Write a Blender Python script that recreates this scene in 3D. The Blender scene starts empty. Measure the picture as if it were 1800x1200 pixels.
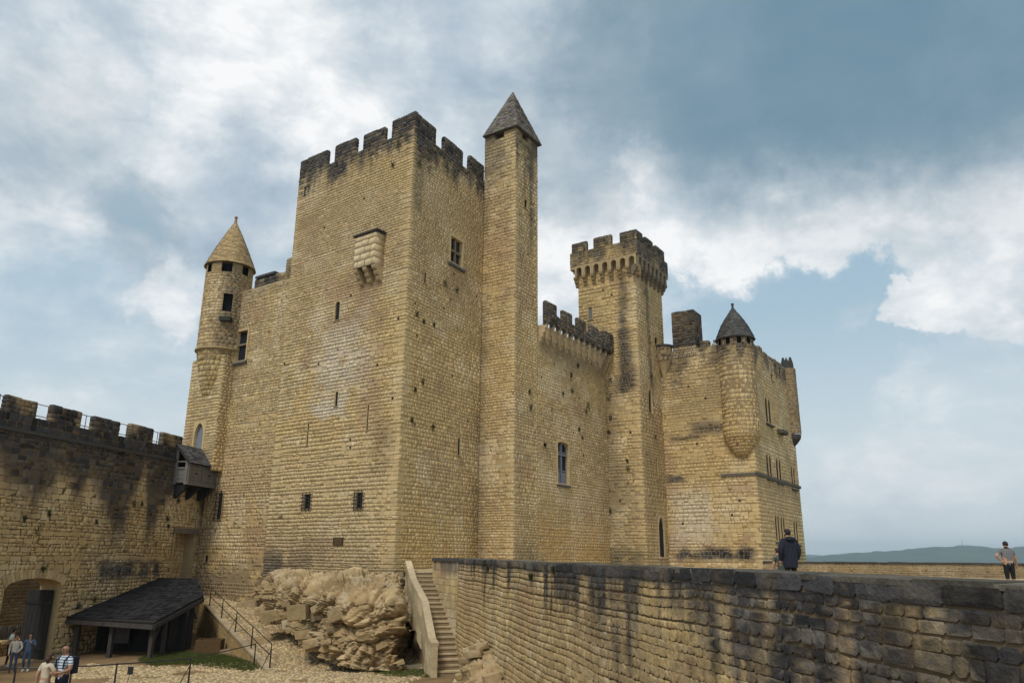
import bpy, math, random
import numpy as np
import bmesh
from mathutils import Vector, Matrix

SC = bpy.context.scene
COL = SC.collection
rad = math.radians
random.seed(11)
RNG = np.random.default_rng(7)

# ------------------------------------------------------------------ camera
FPX, PITCH, ROLL = 1340.0, rad(15.9), rad(-0.45)     # focal length in photo pixels (1800 wide)
cam_d = bpy.data.cameras.new("camera"); cam = bpy.data.objects.new("camera", cam_d); COL.objects.link(cam)
cam_d.sensor_width = 36.0; cam_d.lens = 36.0 * FPX / 1800.0
cam_d.clip_start = 0.1; cam_d.clip_end = 60000
cam.rotation_euler = (Matrix.Rotation(PITCH + math.pi/2, 3, 'X') @ Matrix.Rotation(-ROLL, 3, 'Z')).to_euler()
cam.location = (0, 0, 0)
SC.camera = cam

# ------------------------------------------------------------------ survey helpers (photo pixel -> point on a known plane)
_cr, _sr, _cp, _sp = math.cos(ROLL), math.sin(ROLL), math.cos(PITCH), math.sin(PITCH)
CAMR = np.array([[1,0,0],[0,_cp,-_sp],[0,_sp,_cp]]) @ np.array([[_cr,0,_sr],[0,1,0],[-_sr,0,_cr]])
def ray(x, y): return CAMR @ np.array([x-900.0, FPX, 600.0-y])
CAMR = np.array([[1,0,0],[0,_cp,-_sp],[0,_sp,_cp]]) @ np.array([[_cr,0,_sr],[0,1,0],[-_sr,0,_cr]])
def atY(x, y, Y): d = ray(x, y); return d/d[1]*Y
def atZ(x, y, Z): d = ray(x, y); return d/d[2]*Z
def to_px(P):
    q = np.asarray(P, float) @ CAMR
    return 900+FPX*q[...,0]/q[...,1], 600-FPX*q[...,2]/q[...,1]
YA, YB, YC = -2.494, 0.0239, -0.0579                  # the sloping yard: falls away from the camera, rises again at the back
def yardz(x, y): return YA + YB*x + YC*np.minimum(y, 36.0) + 0.03*np.maximum(y-36.0, 0)
def G(x, y):
    d = ray(x, y)/ray(x, y)[1]; lo, hi = 8.0, 90.0
    for _ in range(50):
        m = (lo+hi)/2
        if d[2]*m > yardz(d[0]*m, m): lo = m
        else: hi = m
    return d*lo
class Face:
    """vertical wall plane: s metres along the heading from A, z up, d metres proud of it"""
    def __init__(f, A, deg):
        f.A = np.array(A[:2], float); t = rad(deg); f.d = np.array([math.sin(t), math.cos(t)]); f.deg = deg
        n = np.array([f.d[1], -f.d[0]])
        f.n = n if n @ (-f.A) > 0 else -n
    def hit(f, x, y, off=0.0):
        r = ray(x, y); a = f.A + f.n*off
        k, t = np.linalg.solve(np.array([[r[0], -f.d[0]], [r[1], -f.d[1]]]), a); return t, k*r[2]
    def pt(f, s, z=None, d=0.0):
        p = f.A + f.d*s + f.n*d
        return p if z is None else np.array([p[0], p[1], z])
    def map(f, s, z, d):
        return np.stack([f.A[0]+f.d[0]*s+f.n[0]*d, f.A[1]+f.d[1]*s+f.n[1]*d, z+0*s], -1)
    def rect(f, x0, y0, x1, y1, off=0.0):
        mx, my = (x0+x1)/2, (y0+y1)/2
        a, b = f.hit(x0, my, off)[0], f.hit(x1, my, off)[0]; z1, z0 = f.hit(mx, y0, off)[1], f.hit(mx, y1, off)[1]
        return (min(a, b), max(a, b), min(z0, z1), max(z0, z1))
    def shift(f, d):
        g = Face(f.A, f.deg); g.n = f.n; g.A = f.A + f.n*d; return g

# ------------------------------------------------------------------ world, sun, exposure
SUN_AZ, SUN_EL = rad(205.0), rad(52.0)                # compass-like: 0 = straight ahead (+Y), clockwise
world = bpy.data.worlds.new("World"); SC.world = world; world.use_nodes = True
def build_world():
    nt = world.node_tree; nt.nodes.clear(); L = nt.links
    def N(t, **k):
        n = nt.nodes.new(t)
        for a, b in k.items(): setattr(n, a, b)
        return n
    def inp(sock, v):
        if hasattr(v, 'is_output') or isinstance(v, bpy.types.NodeSocket): L.new(v, sock)
        else: sock.default_value = v
    def M(op, a, b=0.0, c=0.0):
        n = N('ShaderNodeMath', operation=op); inp(n.inputs[0], a); inp(n.inputs[1], b); inp(n.inputs[2], c); return n.outputs[0]
    def VM(op, a, b=None, out=0):
        n = N('ShaderNodeVectorMath', operation=op); inp(n.inputs[0], a)
        if b is not None: inp(n.inputs[1], b)
        return n.outputs[out]
    def SS(v, a, b):
        n = N('ShaderNodeMapRange', interpolation_type='SMOOTHSTEP'); inp(n.inputs[0], v)
        n.inputs[1].default_value = a; n.inputs[2].default_value = b; return n.outputs[0]
    def MIX(f, a, b):
        n = N('ShaderNodeMix', data_type='RGBA'); inp(n.inputs[0], f); inp(n.inputs[6], a); inp(n.inputs[7], b); return n.outputs[2]
    def noise(vec, scale, det, rough=.55, dist=0.0):
        n = N('ShaderNodeTexNoise'); inp(n.inputs['Vector'], vec); n.inputs['Scale'].default_value = scale
        n.inputs['Detail'].default_value = det; n.inputs['Roughness'].default_value = rough; n.inputs['Distortion'].default_value = dist
        return n.outputs[0]
    def blob(px, py, deg0, deg1):                       # soft patch of sky around one direction
        d = ray(px, py); d = d/np.linalg.norm(d)
        dt = VM('DOT_PRODUCT', dirw, tuple(float(q) for q in d), 1)
        return SS(dt, math.cos(rad(deg1)), math.cos(rad(deg0)))
    tc = N('ShaderNodeTexCoord'); d = tc.outputs['Generated']
    sep = N('ShaderNodeSeparateXYZ'); L.new(d, sep.inputs[0])
    zc = M('MAXIMUM', sep.outputs[2], 0.0)
    den = M('ADD', zc, 0.16)
    flat = N('ShaderNodeCombineXYZ'); L.new(M('DIVIDE', sep.outputs[0], den), flat.inputs[0]); L.new(M('DIVIDE', sep.outputs[1], den), flat.inputs[1])
    P = flat.outputs[0]
    # wobble the direction so that patches get ragged edges
    wn = N('ShaderNodeTexNoise'); L.new(d, wn.inputs['Vector']); wn.inputs['Scale'].default_value = 5.5; wn.inputs['Detail'].default_value = 7; wn.inputs['Roughness'].default_value = .66
    wv = VM('SCALE', VM('SUBTRACT', wn.outputs[1], (.5, .5, .5))); wv.node.inputs[3].default_value = 0.20
    dirw = VM('NORMALIZE', VM('ADD', d, wv))
    sky = N('ShaderNodeTexSky', sky_type='NISHITA'); sky.sun_disc = False; sky.sun_elevation = SUN_EL; sky.sun_rotation = SUN_AZ
    sky.air_density = 1.0; sky.dust_density = 2.2; sky.ozone_density = 1.2
    skyc = VM('SCALE', sky.outputs[0]); skyc.node.inputs[3].default_value = 0.085
    # pale haze towards the horizon
    base = MIX(0.72, skyc, (.455, .645, .765, 1))
    base = MIX(SS(zc, 0.36, 0.0), base, (.74, .80, .825, 1))
    # cloud cover and its light and shade
    n_big = noise(P, 1.25, 7, .52, .25)
    ds = VM('MULTIPLY', d, (1., 1., 1.7))
    n_mid = noise(VM('ADD', ds, (7.3, 2.1, 0.)), 5.2, 10, .58, .25)
    n_fine = noise(VM('ADD', ds, (1.3, 9.1, 0.)), 13., 9, .60, .2)
    def many(items):
        r = None
        for (x, y, a, b, w) in items:
            q = M('MULTIPLY', blob(x, y, a, b), w); r = q if r is None else M('MAXIMUM', r, q)
        return r
    gap = many(((1330,550,2,9,.9),(1180,500,1,6,.8),(1450,500,1,6,1),(1530,480,1,4,.9),(1480,600,2,9,.95),(1700,620,2,9,.85),(1400,680,1,7,.6),(1600,440,.5,4,.9),(1700,415,.5,3,.8),(1780,400,.5,2.5,.6),(225,420,.5,4,.42),(440,470,.5,5,.4),(250,500,.5,3,.5),(150,580,2,9,.55),(330,620,2,8,.45)))
    cum = many(((1300,400,1,5,.7),(1450,385,1,4.5,.8),(1600,360,1,4.5,.8),(1760,340,1,5,.8),(1160,410,1,5,.7),(1690,500,1.5,3.6,1),(1780,470,1,3.6,1),(1600,510,.7,2.6,1),(1625,455,.4,1.8,.9),(1780,530,1,3.5,.8),(1720,700,2,6,.35),(1560,800,2,7,.25),(1500,560,.6,2,.3),(270,545,.5,3,.5)))
    cover = M('ADD', M('MULTIPLY', n_big, 0.40), M('MULTIPLY', n_mid, 0.60))
    cover = M('ADD', cover, M('MULTIPLY', SS(zc, 0.05, 0.36), 0.30))
    cover = M('SUBTRACT', cover, M('MULTIPLY', gap, 0.52))
    cover = M('ADD', cover, M('MULTIPLY', cum, 0.70))
    cov = SS(cover, 0.33, 0.68)
    lum = M('ADD', M('ADD', M('MULTIPLY', n_mid, 0.52), M('MULTIPLY', n_big, 0.22)), M('MULTIPLY', n_fine, 0.26))
    bright = many(((430,20,1,9,1),(570,215,1,5.5,1),(520,180,.5,3,.8),(60,110,1,7,.8),(345,190,.6,4,.9),(660,110,1,5,.7),(1180,405,1,6,1),(1330,400,1,6,1),(1450,395,1,6,.9),(1620,375,1,6,.9),(1760,360,1,7,1),(1050,430,1,6,.9),(960,450,1,4,.9),(1120,300,.4,2.2,.8),(1690,480,1,5,.9),(1610,480,.6,4,1),(290,540,.6,4,.8),(60,500,1,7,.8),(500,420,1,5,.5),(150,280,.8,4,.6),(1620,720,2,9,.5),(250,330,1,6,.5)))
    dark = many(((1300,110,2,14,.95),(1480,70,3,15,1),(1700,60,2,14,.95),(1130,110,1,10,.85),(1250,210,.5,8,.7),(1790,110,1,10,.8),(1000,220,.5,8,.45),(1020,330,.6,6,.5),(1180,330,.6,4,.35),(60,230,1,7,.35),(225,420,.6,4.5,.5),(1500,300,2,9,.25),(1780,270,2,7,.3)))
    lum = M('ADD', M('MULTIPLY', M('SUBTRACT', lum, .5), 2.45), .56)
    lum = M('ADD', lum, M('MULTIPLY', bright, .30))
    lum = M('ADD', lum, M('MULTIPLY', SS(zc, .34, .02), .06))
    lo_ = SS(zc, .36, .06); lum = M('ADD', M('MULTIPLY', lum, M('SUBTRACT', 1.0, M('MULTIPLY', lo_, .5))), M('MULTIPLY', lo_, .39))
    cr = N('ShaderNodeValToRGB'); L.new(lum, cr.inputs[0]); e = cr.color_ramp.elements
    e[0].position = .20; e[0].color = (.33, .42, .52, 1); e[1].position = .95; e[1].color = (.96, .97, .98, 1)
    for p, c in ((.42, (.45, .54, .635, 1)), (.60, (.565, .645, .715, 1)), (.78, (.75, .80, .84, 1))):
        q = e.new(p); q.color = c
    cloud = MIX(M('MULTIPLY', dark, .95), cr.outputs[0], MIX(n_mid, (.125, .235, .32, 1), (.20, .315, .41, 1)))
    out = MIX(cov, base, cloud)
    bg = N('ShaderNodeBackground'); L.new(out, bg.inputs[0]); bg.inputs[1].default_value = 1.0
    o = N('ShaderNodeOutputWorld'); L.new(bg.outputs[0], o.inputs[0])
build_world()
sun_d = bpy.data.lights.new("sun", 'SUN'); sun_d.energy = 2.35; sun_d.angle = rad(16); sun_d.color = (1, .93, .82)
sun = bpy.data.objects.new("sun", sun_d); COL.objects.link(sun); sun.location = (0, -30, 60)
_sd = Vector((math.sin(SUN_AZ)*math.cos(SUN_EL), math.cos(SUN_AZ)*math.cos(SUN_EL), math.sin(SUN_EL)))
sun.rotation_euler = (-_sd).to_track_quat('-Z', 'Y').to_euler()
vs = SC.view_settings; vs.view_transform = 'Standard'; vs.look = 'None'; vs.exposure = 0.0; vs.gamma = 1.0; vs.use_curve_mapping = False
SC.cycles.use_denoising = True
SC.cycles.max_bounces = 5; SC.cycles.diffuse_bounces = 3; SC.cycles.glossy_bounces = 2; SC.cycles.volume_bounces = 0

# ------------------------------------------------------------------ noise for geometry and stone colours
def _h(i, j, k):
    n = (i.astype(np.int64)*374761393 + j.astype(np.int64)*668265263 + k.astype(np.int64)*2147483647*3 + 1442695041) & 0xffffffff
    n = ((n ^ (n >> 13))*1274126177) & 0xffffffff
    n = ((n ^ (n >> 16))*2246822519) & 0xffffffff
    return ((n ^ (n >> 15)) & 0xffffff)/float(0xffffff)
def vn(P):
    P = np.asarray(P, float); I = np.floor(P); F = P-I; F = F*F*(3-2*F); I = I.astype(np.int64); r = 0
    for a in (0, 1):
        for b in (0, 1):
            for c in (0, 1):
                w = (F[...,0] if a else 1-F[...,0])*(F[...,1] if b else 1-F[...,1])*(F[...,2] if c else 1-F[...,2])
                r = r + w*_h(I[...,0]+a, I[...,1]+b, I[...,2]+c)
    return r
def fbm(P, o=4):
    P = np.asarray(P, float); a, t, r = .5, 0, 0
    for i in range(o): r = r + a*vn(P*(2.03**i)+i*17.3); t += a; a *= .5
    return r/t
def sm(a, b, x):
    t = np.clip((x-a)/(b-a), 0, 1); return t*t*(3-2*t)

# ------------------------------------------------------------------ materials
MATS = {}
def mat(name, rgb=(.5,.5,.5), rough=.8, var=.25, scale=6., bump=.3, bscale=None, attr=False, metal=0., var2=.0, scale2=.7, spec=.3, dist=.01, stretch=None, detail=6):
    if name in MATS: return MATS[name]
    m = bpy.data.materials.new(name); m.use_nodes = True; nt = m.node_tree; L = nt.links; b = nt.nodes['Principled BSDF']
    geo = nt.nodes.new('ShaderNodeNewGeometry'); vec = geo.outputs['Position']
    if stretch:
        mp = nt.nodes.new('ShaderNodeMapping'); mp.inputs['Scale'].default_value = stretch; L.new(vec, mp.inputs[0]); vec = mp.outputs[0]
    def nz(sc, det):
        n = nt.nodes.new('ShaderNodeTexNoise'); L.new(vec, n.inputs['Vector']); n.inputs['Scale'].default_value = sc; n.inputs['Detail'].default_value = det; n.inputs['Roughness'].default_value = .62; return n.outputs[0]
    def mr(x, a, c):
        q = nt.nodes.new('ShaderNodeMapRange'); L.new(x, q.inputs[0]); q.inputs[1].default_value = .25; q.inputs[2].default_value = .75; q.inputs[3].default_value = a; q.inputs[4].default_value = c; return q.outputs[0]
    f = mr(nz(scale, detail), 1-var, 1+var)
    if var2:
        mm = nt.nodes.new('ShaderNodeMath'); mm.operation = 'MULTIPLY'; L.new(f, mm.inputs[0]); L.new(mr(nz(scale2, 4), 1-var2, 1+var2), mm.inputs[1]); f = mm.outputs[0]
    vm = nt.nodes.new('ShaderNodeVectorMath'); vm.operation = 'SCALE'; L.new(f, vm.inputs[3])
    if attr:
        at = nt.nodes.new('ShaderNodeAttribute'); at.attribute_name = 'Col'; L.new(at.outputs['Color'], vm.inputs[0])
    else: vm.inputs[0].default_value = rgb[:3]
    L.new(vm.outputs[0], b.inputs['Base Color'])
    b.inputs['Roughness'].default_value = rough; b.inputs['Metallic'].default_value = metal; b.inputs['Specular IOR Level'].default_value = spec
    if bump:
        bp = nt.nodes.new('ShaderNodeBump'); bp.inputs['Strength'].default_value = bump; bp.inputs['Distance'].default_value = dist
        L.new(nz(bscale or scale*2.5, 7), bp.inputs['Height']); L.new(bp.outputs[0], b.inputs['Normal'])
    MATS[name] = m; return m
M_STONE = mat('limestone', attr=True, var=.20, scale=5.5, bump=.7, bscale=16, rough=.93, spec=.15, dist=.02)
M_NEAR = mat('weathered_block', attr=True, var=.34, scale=7, bump=1.0, bscale=13, rough=.95, spec=.1, dist=.045, var2=.22, scale2=1.4)
M_WOODMID = mat('brown_grey_wood', (.055,.05,.046), .85, .35, 9, .5, stretch=(1,1,.15), spec=.2)
M_ROCK = mat('bedrock', attr=True, var=.22, scale=3.0, bump=.9, bscale=7, rough=.95, spec=.1, dist=.05)
M_MORTAR = mat('mortar', (.28,.205,.115), .97, .3, 4, .5, spec=.05, var2=.2)
M_MORTAR_DK = mat('weathered_mortar', (.13,.10,.065), .97, .3, 4, .5, spec=.05)
M_MORTAR_MD = mat('brown_mortar', (.13,.095,.055), .97, .3, 4, .5, spec=.05)
M_DARK = mat('dark_interior', (.012,.012,.014), .9, .1, bump=0)  # near-black: shade inside openings and hollows put into colour; also eyes
M_GLASS = mat('old_glass', (.012,.016,.024), .35, .3, 9, 0, spec=.35)
M_IRON = mat('iron', (.018,.018,.02), .55, .3, 20, .2, spec=.4)
M_WOOD = mat('grey_wood', (.17,.16,.15), .85, .35, 9, .5, stretch=(1,1,.15), spec=.2)
M_WOODDK = mat('dark_wood', (.03,.028,.027), .85, .4, 8, .5, stretch=(1,1,.15), spec=.15)
M_SLATE = mat('slate', attr=True, var=.3, scale=9, bump=.5, rough=.85, spec=.15)
M_PAINT = mat('grey_paint', (.18,.20,.24), .6, .2, 12, .2)
M_DIRT = mat('yard_dirt', (.22,.15,.08), .97, .3, 1.6, .6, bscale=22, var2=.3, scale2=.35, spec=.05, dist=.02)
M_COB = mat('cobble', attr=True, var=.2, scale=9, bump=.5, rough=.9, spec=.15)
M_GRASS = mat('grass_blade', attr=True, var=.25, scale=5, bump=0, rough=.8, spec=.2)
M_SAND = mat('terrace_gravel', (.40,.31,.19), .97, .25, 3, .5, bscale=30, var2=.2, spec=.05)
M_HILL = mat('hill_woods', (.045,.065,.03), 1., .45, .03, 0, spec=0, var2=.3, scale2=.006)
M_VALLEY = mat('valley_floor', (.06,.08,.035), 1., .4, .02, 0, spec=0)

# ------------------------------------------------------------------ mesh helpers
def link(o, parent=None):
    COL.objects.link(o)
    if parent is not None:
        o.parent = parent; o.matrix_parent_inverse = Matrix.Translation(-Vector(parent['_loc']) if '_loc' in parent else (0,0,0))
    return o
STONE_DEF = (.50,.38,.205)
def mesh(name, V, F, m, parent=None, col=None, smooth=False):
    me = bpy.data.meshes.new(name); me.from_pydata([tuple(map(float, v)) for v in V], [], [tuple(int(i) for i in f) for f in F]); me.materials.append(m)
    return finish(name, me, m, parent, col, smooth)
def finish(name, me, m, parent, col, smooth=False):
    if m in (M_STONE, M_NEAR, M_ROCK, M_SLATE, M_COB, M_GRASS):
        a = me.color_attributes.new('Col', 'FLOAT_COLOR', 'POINT'); n = len(me.vertices)
        c = np.ones((n, 4), np.float32); c[:, :3] = STONE_DEF if col is None else np.asarray(col)
        a.data.foreach_set('color', c.ravel())
    if smooth: me.polygons.foreach_set('use_smooth', np.ones(len(me.polygons), bool))
    me.update()
    return link(bpy.data.objects.new(name, me), parent)
def mesh_np(name, V, loops, starts, totals, m, parent=None, col=None, smooth=False):
    me = bpy.data.meshes.new(name); me.vertices.add(len(V)); me.vertices.foreach_set('co', np.asarray(V, np.float32).ravel())
    me.loops.add(len(loops)); me.loops.foreach_set('vertex_index', np.asarray(loops, np.int32))
    me.polygons.add(len(starts)); me.polygons.foreach_set('loop_start', np.asarray(starts, np.int32)); me.polygons.foreach_set('loop_total', np.asarray(totals, np.int32))
    me.materials.append(m); me.update(calc_edges=True); me.validate()
    return finish(name, me, m, parent, col, smooth)
def grid_obj(name, P, m, parent=None, col=None, smooth=True, wrap=False):
    """P: (nu, nv, 3)"""
    nu, nv = P.shape[:2]; i = np.arange(nu-1 + (1 if wrap else 0)); j = np.arange(nv-1); I, J = np.meshgrid(i, j, indexing='ij'); I2 = (I+1) % nu
    q = np.stack([I*nv+J, I2*nv+J, I2*nv+J+1, I*nv+J+1], -1).reshape(-1, 4)
    return mesh_np(name, P.reshape(-1, 3), q.ravel(), np.arange(len(q))*4, np.full(len(q), 4), m, parent, None if col is None else np.asarray(col).reshape(-1, 3), smooth)
class MB:
    """collects simple solids into one mesh"""
    def __init__(s): s.V = []; s.F = []
    def add(s, V, F):
        o = len(s.V); s.V += [tuple(v) for v in V]; s.F += [tuple(i+o for i in f) for f in F]; return s
    def hexa(s, b, t):                               # four bottom, four top points, same order
        return s.add(list(b)+list(t), [(3,2,1,0),(4,5,6,7),(0,1,5,4),(1,2,6,5),(2,3,7,6),(3,0,4,7)])
    def fbox(s, f, s0, s1, z0, z1, d0, d1):            # box in wall coordinates
        P = lambda a, d, z: f.pt(a, z, d)
        return s.hexa([P(s0,d0,z0),P(s1,d0,z0),P(s1,d1,z0),P(s0,d1,z0)], [P(s0,d0,z1),P(s1,d0,z1),P(s1,d1,z1),P(s0,d1,z1)])
    def box(s, c, sx, sy, sz, rz=0.):                  # c: centre of the base
        ca, sa = math.cos(rz), math.sin(rz); q = []
        for z in (0, sz):
            for x, y in ((-sx/2,-sy/2),(sx/2,-sy/2),(sx/2,sy/2),(-sx/2,sy/2)): q.append((c[0]+x*ca-y*sa, c[1]+x*sa+y*ca, c[2]+z))
        return s.hexa(q[:4], q[4:])
    def prism(s, poly, vec):
        n = len(poly); v = np.asarray(vec, float); P = [np.asarray(p, float) for p in poly]
        return s.add(P+[p+v for p in P], [tuple(range(n))[::-1], tuple(range(n, 2*n))]+[(i, (i+1) % n, n+(i+1) % n, n+i) for i in range(n)])
    def tube(s, pts, r, n=6, r2=None):
        pts = [np.asarray(p, float) for p in pts]; o = len(s.V); m = len(pts)
        for i, p in enumerate(pts):
            t = pts[min(i+1, m-1)]-pts[max(i-1, 0)]; t = t/np.linalg.norm(t)
            a = np.cross(t, (0,0,1.) if abs(t[2]) < .9 else (1.,0,0)); a /= np.linalg.norm(a); b = np.cross(t, a)
            rr = r if r2 is None else r+(r2-r)*i/(m-1)
            if isinstance(r, (list, tuple)): rr = r[i]
            for k in range(n):
                w = 2*math.pi*k/n; s.V.append(tuple(p+rr*(math.cos(w)*a+math.sin(w)*b)))
        for i in range(m-1):
            for k in range(n): s.F.append((o+i*n+k, o+i*n+(k+1) % n, o+(i+1)*n+(k+1) % n, o+(i+1)*n+k))
        s.F.append(tuple(o+k for k in range(n))[::-1]); s.F.append(tuple(o+(m-1)*n+k for k in range(n))); return s
    def lathe(s, c, prof, n=24, a0=0., a1=2*math.pi):
        full = abs(a1-a0-2*math.pi) < 1e-6; o = len(s.V); k = n if full else n+1
        for r, z in prof:
            for i in range(k):
                w = a0+(a1-a0)*i/n; s.V.append((c[0]+r*math.cos(w), c[1]+r*math.sin(w), z))
        for j in range(len(prof)-1):
            for i in range(n):
                i2 = (i+1) % k; s.F.append((o+j*k+i, o+j*k+i2, o+(j+1)*k+i2, o+(j+1)*k+i))
        return s
    def build(s, name, m, parent=None, col=None, smooth=False): return mesh(name, s.V, s.F, m, parent, col, smooth)

def thing(name, label, cat, loc, group=None):
    o = bpy.data.objects.new(name, None); o.empty_display_size = .3; COL.objects.link(o); o.location = tuple(map(float, loc))
    o['label'] = label; o['category'] = cat; o['_loc'] = tuple(map(float, loc))
    if group: o['group'] = group
    return o
def tag(o, label=None, cat=None, group=None, kind=None):
    for k, v in (('label', label), ('category', cat), ('group', group), ('kind', kind)):
        if v: o[k] = v
    return o

# ------------------------------------------------------------------ masonry: every stone is a small chamfered block set proud of the mortar
PAL = np.array((.90,.885,.83))*np.array([(.50,.37,.19),(.58,.46,.27),(.44,.33,.175),(.47,.335,.20),(.42,.355,.235),(.53,.41,.21),(.62,.52,.34)])
PAL = PAL*.72+.28*PAL.mean(0)
PALW = np.array([.26,.17,.20,.10,.10,.13,.04])
LICHEN = np.array((.030,.032,.037))
def courses(z0, z1, hmin, hmax, rng):
    zs = [z0]
    o = rng.uniform(0, 50)
    while zs[-1] < z1-hmin*.6:
        k = .62+.70*float(vn(np.array([[zs[-1]*.33+o, o, 0.]]))[0]); zs.append(zs[-1]+max(.09, rng.uniform(hmin, hmax)*k))
    zs[-1] = z1
    return zs
def subtract(R, holes):
    for (a, b, c, d) in holes:
        out = []
        for r in R:
            s0, s1, z0, z1, q = r
            if s1 <= a or s0 >= b or z1 <= c or z0 >= d: out.append(r); continue
            if s0 < a: out.append((s0, a, z0, z1, q))
            if s1 > b: out.append((b, s1, z0, z1, q))
            m0, m1 = max(s0, a), min(s1, b)
            if z0 < c: out.append((m0, m1, z0, c, q))
            if z1 > d: out.append((m0, m1, d, z1, q))
        R = out
    return R
def layout(L, zs, wmin, wmax, rng, quoin=(0, 0), tall=.06, s0=0.):
    R = []
    for i in range(len(zs)-1):
        h = zs[i+1]-zs[i]; s = s0; e = L; kw = rng.uniform(.7, 1.3)
        if quoin[0]:
            w = min((.34, .62)[i % 2]*rng.uniform(.7, 1.4)*quoin[0], L-s0); R.append((s, s+w, zs[i], zs[i+1], 1)); s += w
        if quoin[1] and e-s > .7:
            w = (.62, .34)[i % 2]*rng.uniform(.7, 1.4)*quoin[1]; R.append((e-w, e, zs[i], zs[i+1], 1)); e -= w
        while s < e-1e-3:
            w = rng.uniform(wmin, wmax)*(.55+h*1.5)*kw
            if e-s-w < wmin*.6: w = e-s
            if h > .19 and rng.random() < tall and w > .25:
                zm = zs[i]+h*rng.uniform(.4, .6); R.append((s, s+w, zs[i], zm, 0)); R.append((s, s+w, zm, zs[i+1], 0))
            else: R.append((s, s+w, zs[i], zs[i+1], 0))
            s += w
    return R
def stone_geo(R, fmap, rng, depth=.010, joint=.005, jit=.011, bev=.009, warp=.035, L=None, fine=False, pale=0., tone=None, stain=None, chip=.0):
    """-> V (N,k,3), C (N,k,3), face template, area"""
    A = np.array(R, float); N = len(A); s0, s1, z0, z1, qf = A.T
    s0 = s0+joint; s1 = s1-joint; z0 = z0+joint*.8; z1 = z1-joint*.8
    ok = (s1-s0 > .03) & (z1-z0 > .025); s0, s1, z0, z1, qf = s0[ok], s1[ok], z0[ok], z1[ok], qf[ok]; N = len(s0)
    w, h = s1-s0, z1-z0; c = np.minimum(np.minimum(w, h)*.28, .05)*rng.uniform(.3, 1.1, N)
    z = np.zeros(N)
    rs = np.stack([s0+c, s1-c, s1, s1, s1-c, s0+c, s0, s0], 1); rz = np.stack([z0, z0, z0+c, z1-c, z1, z1, z1-c, z0+c], 1)
    j = jit*np.minimum(1, np.minimum(w, h)/.2)[:, None]*np.where(qf > 0, .45, 1.)[:, None]
    rs = rs+rng.normal(0, 1, (N, 8))*j*.8; rz = rz+rng.normal(0, 1, (N, 8))*j*.8
    ms, mz = ((s0+s1)/2)[:, None], ((z0+z1)/2)[:, None]
    b = bev*rng.uniform(.6, 1.5, N)[:, None]
    fs = rs+np.clip(ms-rs, -b, b); fz = rz+np.clip(mz-rz, -b, b)
    dd = depth*rng.uniform(.55, 1.25, N)
    if chip: dd = np.where(rng.random(N) < chip, dd*.15, dd)
    tx, tz = rng.normal(0, .02, N), rng.normal(0, .02, N)
    df = dd[:, None]+(fs-ms)*tx[:, None]+(fz-mz)*tz[:, None]
    if fine:                                           # rough dressed face: middle ring + centre
        gs = ms+(fs-ms)*.5; gz = mz+(fz-mz)*.5
        Pn = np.stack([fs*7, fz*7, np.repeat(np.arange(N)[:, None]*3.1, 8, 1)], -1)
        df = df+(fbm(Pn, 2)-.5)*.007
        dg = dd[:, None]+.003+(gs-ms)*tx[:, None]+(fbm(np.stack([gs*9, gz*9, Pn[..., 2]], -1), 2)-.5)*.010
        S = np.concatenate([rs, fs, gs, ms], 1); Z = np.concatenate([rz, fz, gz, mz], 1); D = np.concatenate([np.full((N, 8), -.03), df, dg, dd[:, None]+.003], 1)
    else:
        S = np.concatenate([rs, fs], 1); Z = np.concatenate([rz, fz], 1); D = np.concatenate([np.full((N, 8), -.02), df], 1)
    if warp:
        edge = 1. if L is None else np.clip(np.minimum(S, L-S)/1.2, 0, 1)
        Z2 = Z+(fbm(np.stack([S*.45, Z*.45, 0*S+3.3], -1), 2)-.5)*2*warp*edge*(1-.0*Z)
        S = S+(fbm(np.stack([S*.5, Z*.5, 0*S+8.8], -1), 2)-.5)*2*warp*edge
        Z = Z2
    V = fmap(S, Z, D)
    base = PAL[rng.choice(len(PAL), N, p=PALW)]*rng.uniform(.86, 1.12, N)[:, None]
    mid = V[:, 0, :]
    big = fbm(mid*.16+5.1, 3); med = fbm(mid*.6+2.2, 3)
    k = sm(.40, .62, big)[:, None]; base = base*(1-.55*k)+(.55*k)*np.array((.53,.38,.165))*rng.uniform(.88, 1.1, N)[:, None]     # ochre areas
    k = (sm(.56, .68, med)*.5)[:, None]; base = base*(1-k)+k*np.array((.63,.52,.335))                             # pale, freshly pointed areas
    k = (sm(.60, .72, fbm(mid*.45+31.7, 3))*.55)[:, None]; base = base*(1-k)+k*np.array((.36,.235,.145))         # rusty areas
    base = np.where(qf[:, None] > 0, base*.55+.45*np.array((.58,.45,.24)), base)
    if pale: base = base*(1-pale)+pale*np.array((.60,.50,.33))
    if tone is not None: base = base*np.array(tone)
    C = np.repeat(base[:, None, :], V.shape[1], 1)
    C = C*(.84+.32*fbm(V*2.3, 2))[..., None]
    if stain is not None:
        st = stain(V, S, V[..., 2])
        for amt, colr in st:
            a = np.clip(amt*rng.uniform(.86, 1.08, N)[:, None], 0, 1)[..., None]; cj = np.array(colr)*(rng.uniform(.6, 2.1, N)[:, None, None]*np.array((1.04,1.0,.95)) if np.max(colr) < .09 else 1.); C = C*(1-a)+a*cj
    if fine:
        F = [(i, (i+1) % 8, 8+(i+1) % 8, 8+i) for i in range(8)]+[(8+i, 8+(i+1) % 8, 16+(i+1) % 8, 16+i) for i in range(8)]+[(16+i, 16+(i+1) % 8, 24) for i in range(8)]
    else: F = [(i, (i+1) % 8, 8+(i+1) % 8, 8+i) for i in range(8)]+[tuple(range(8, 16))]
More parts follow.
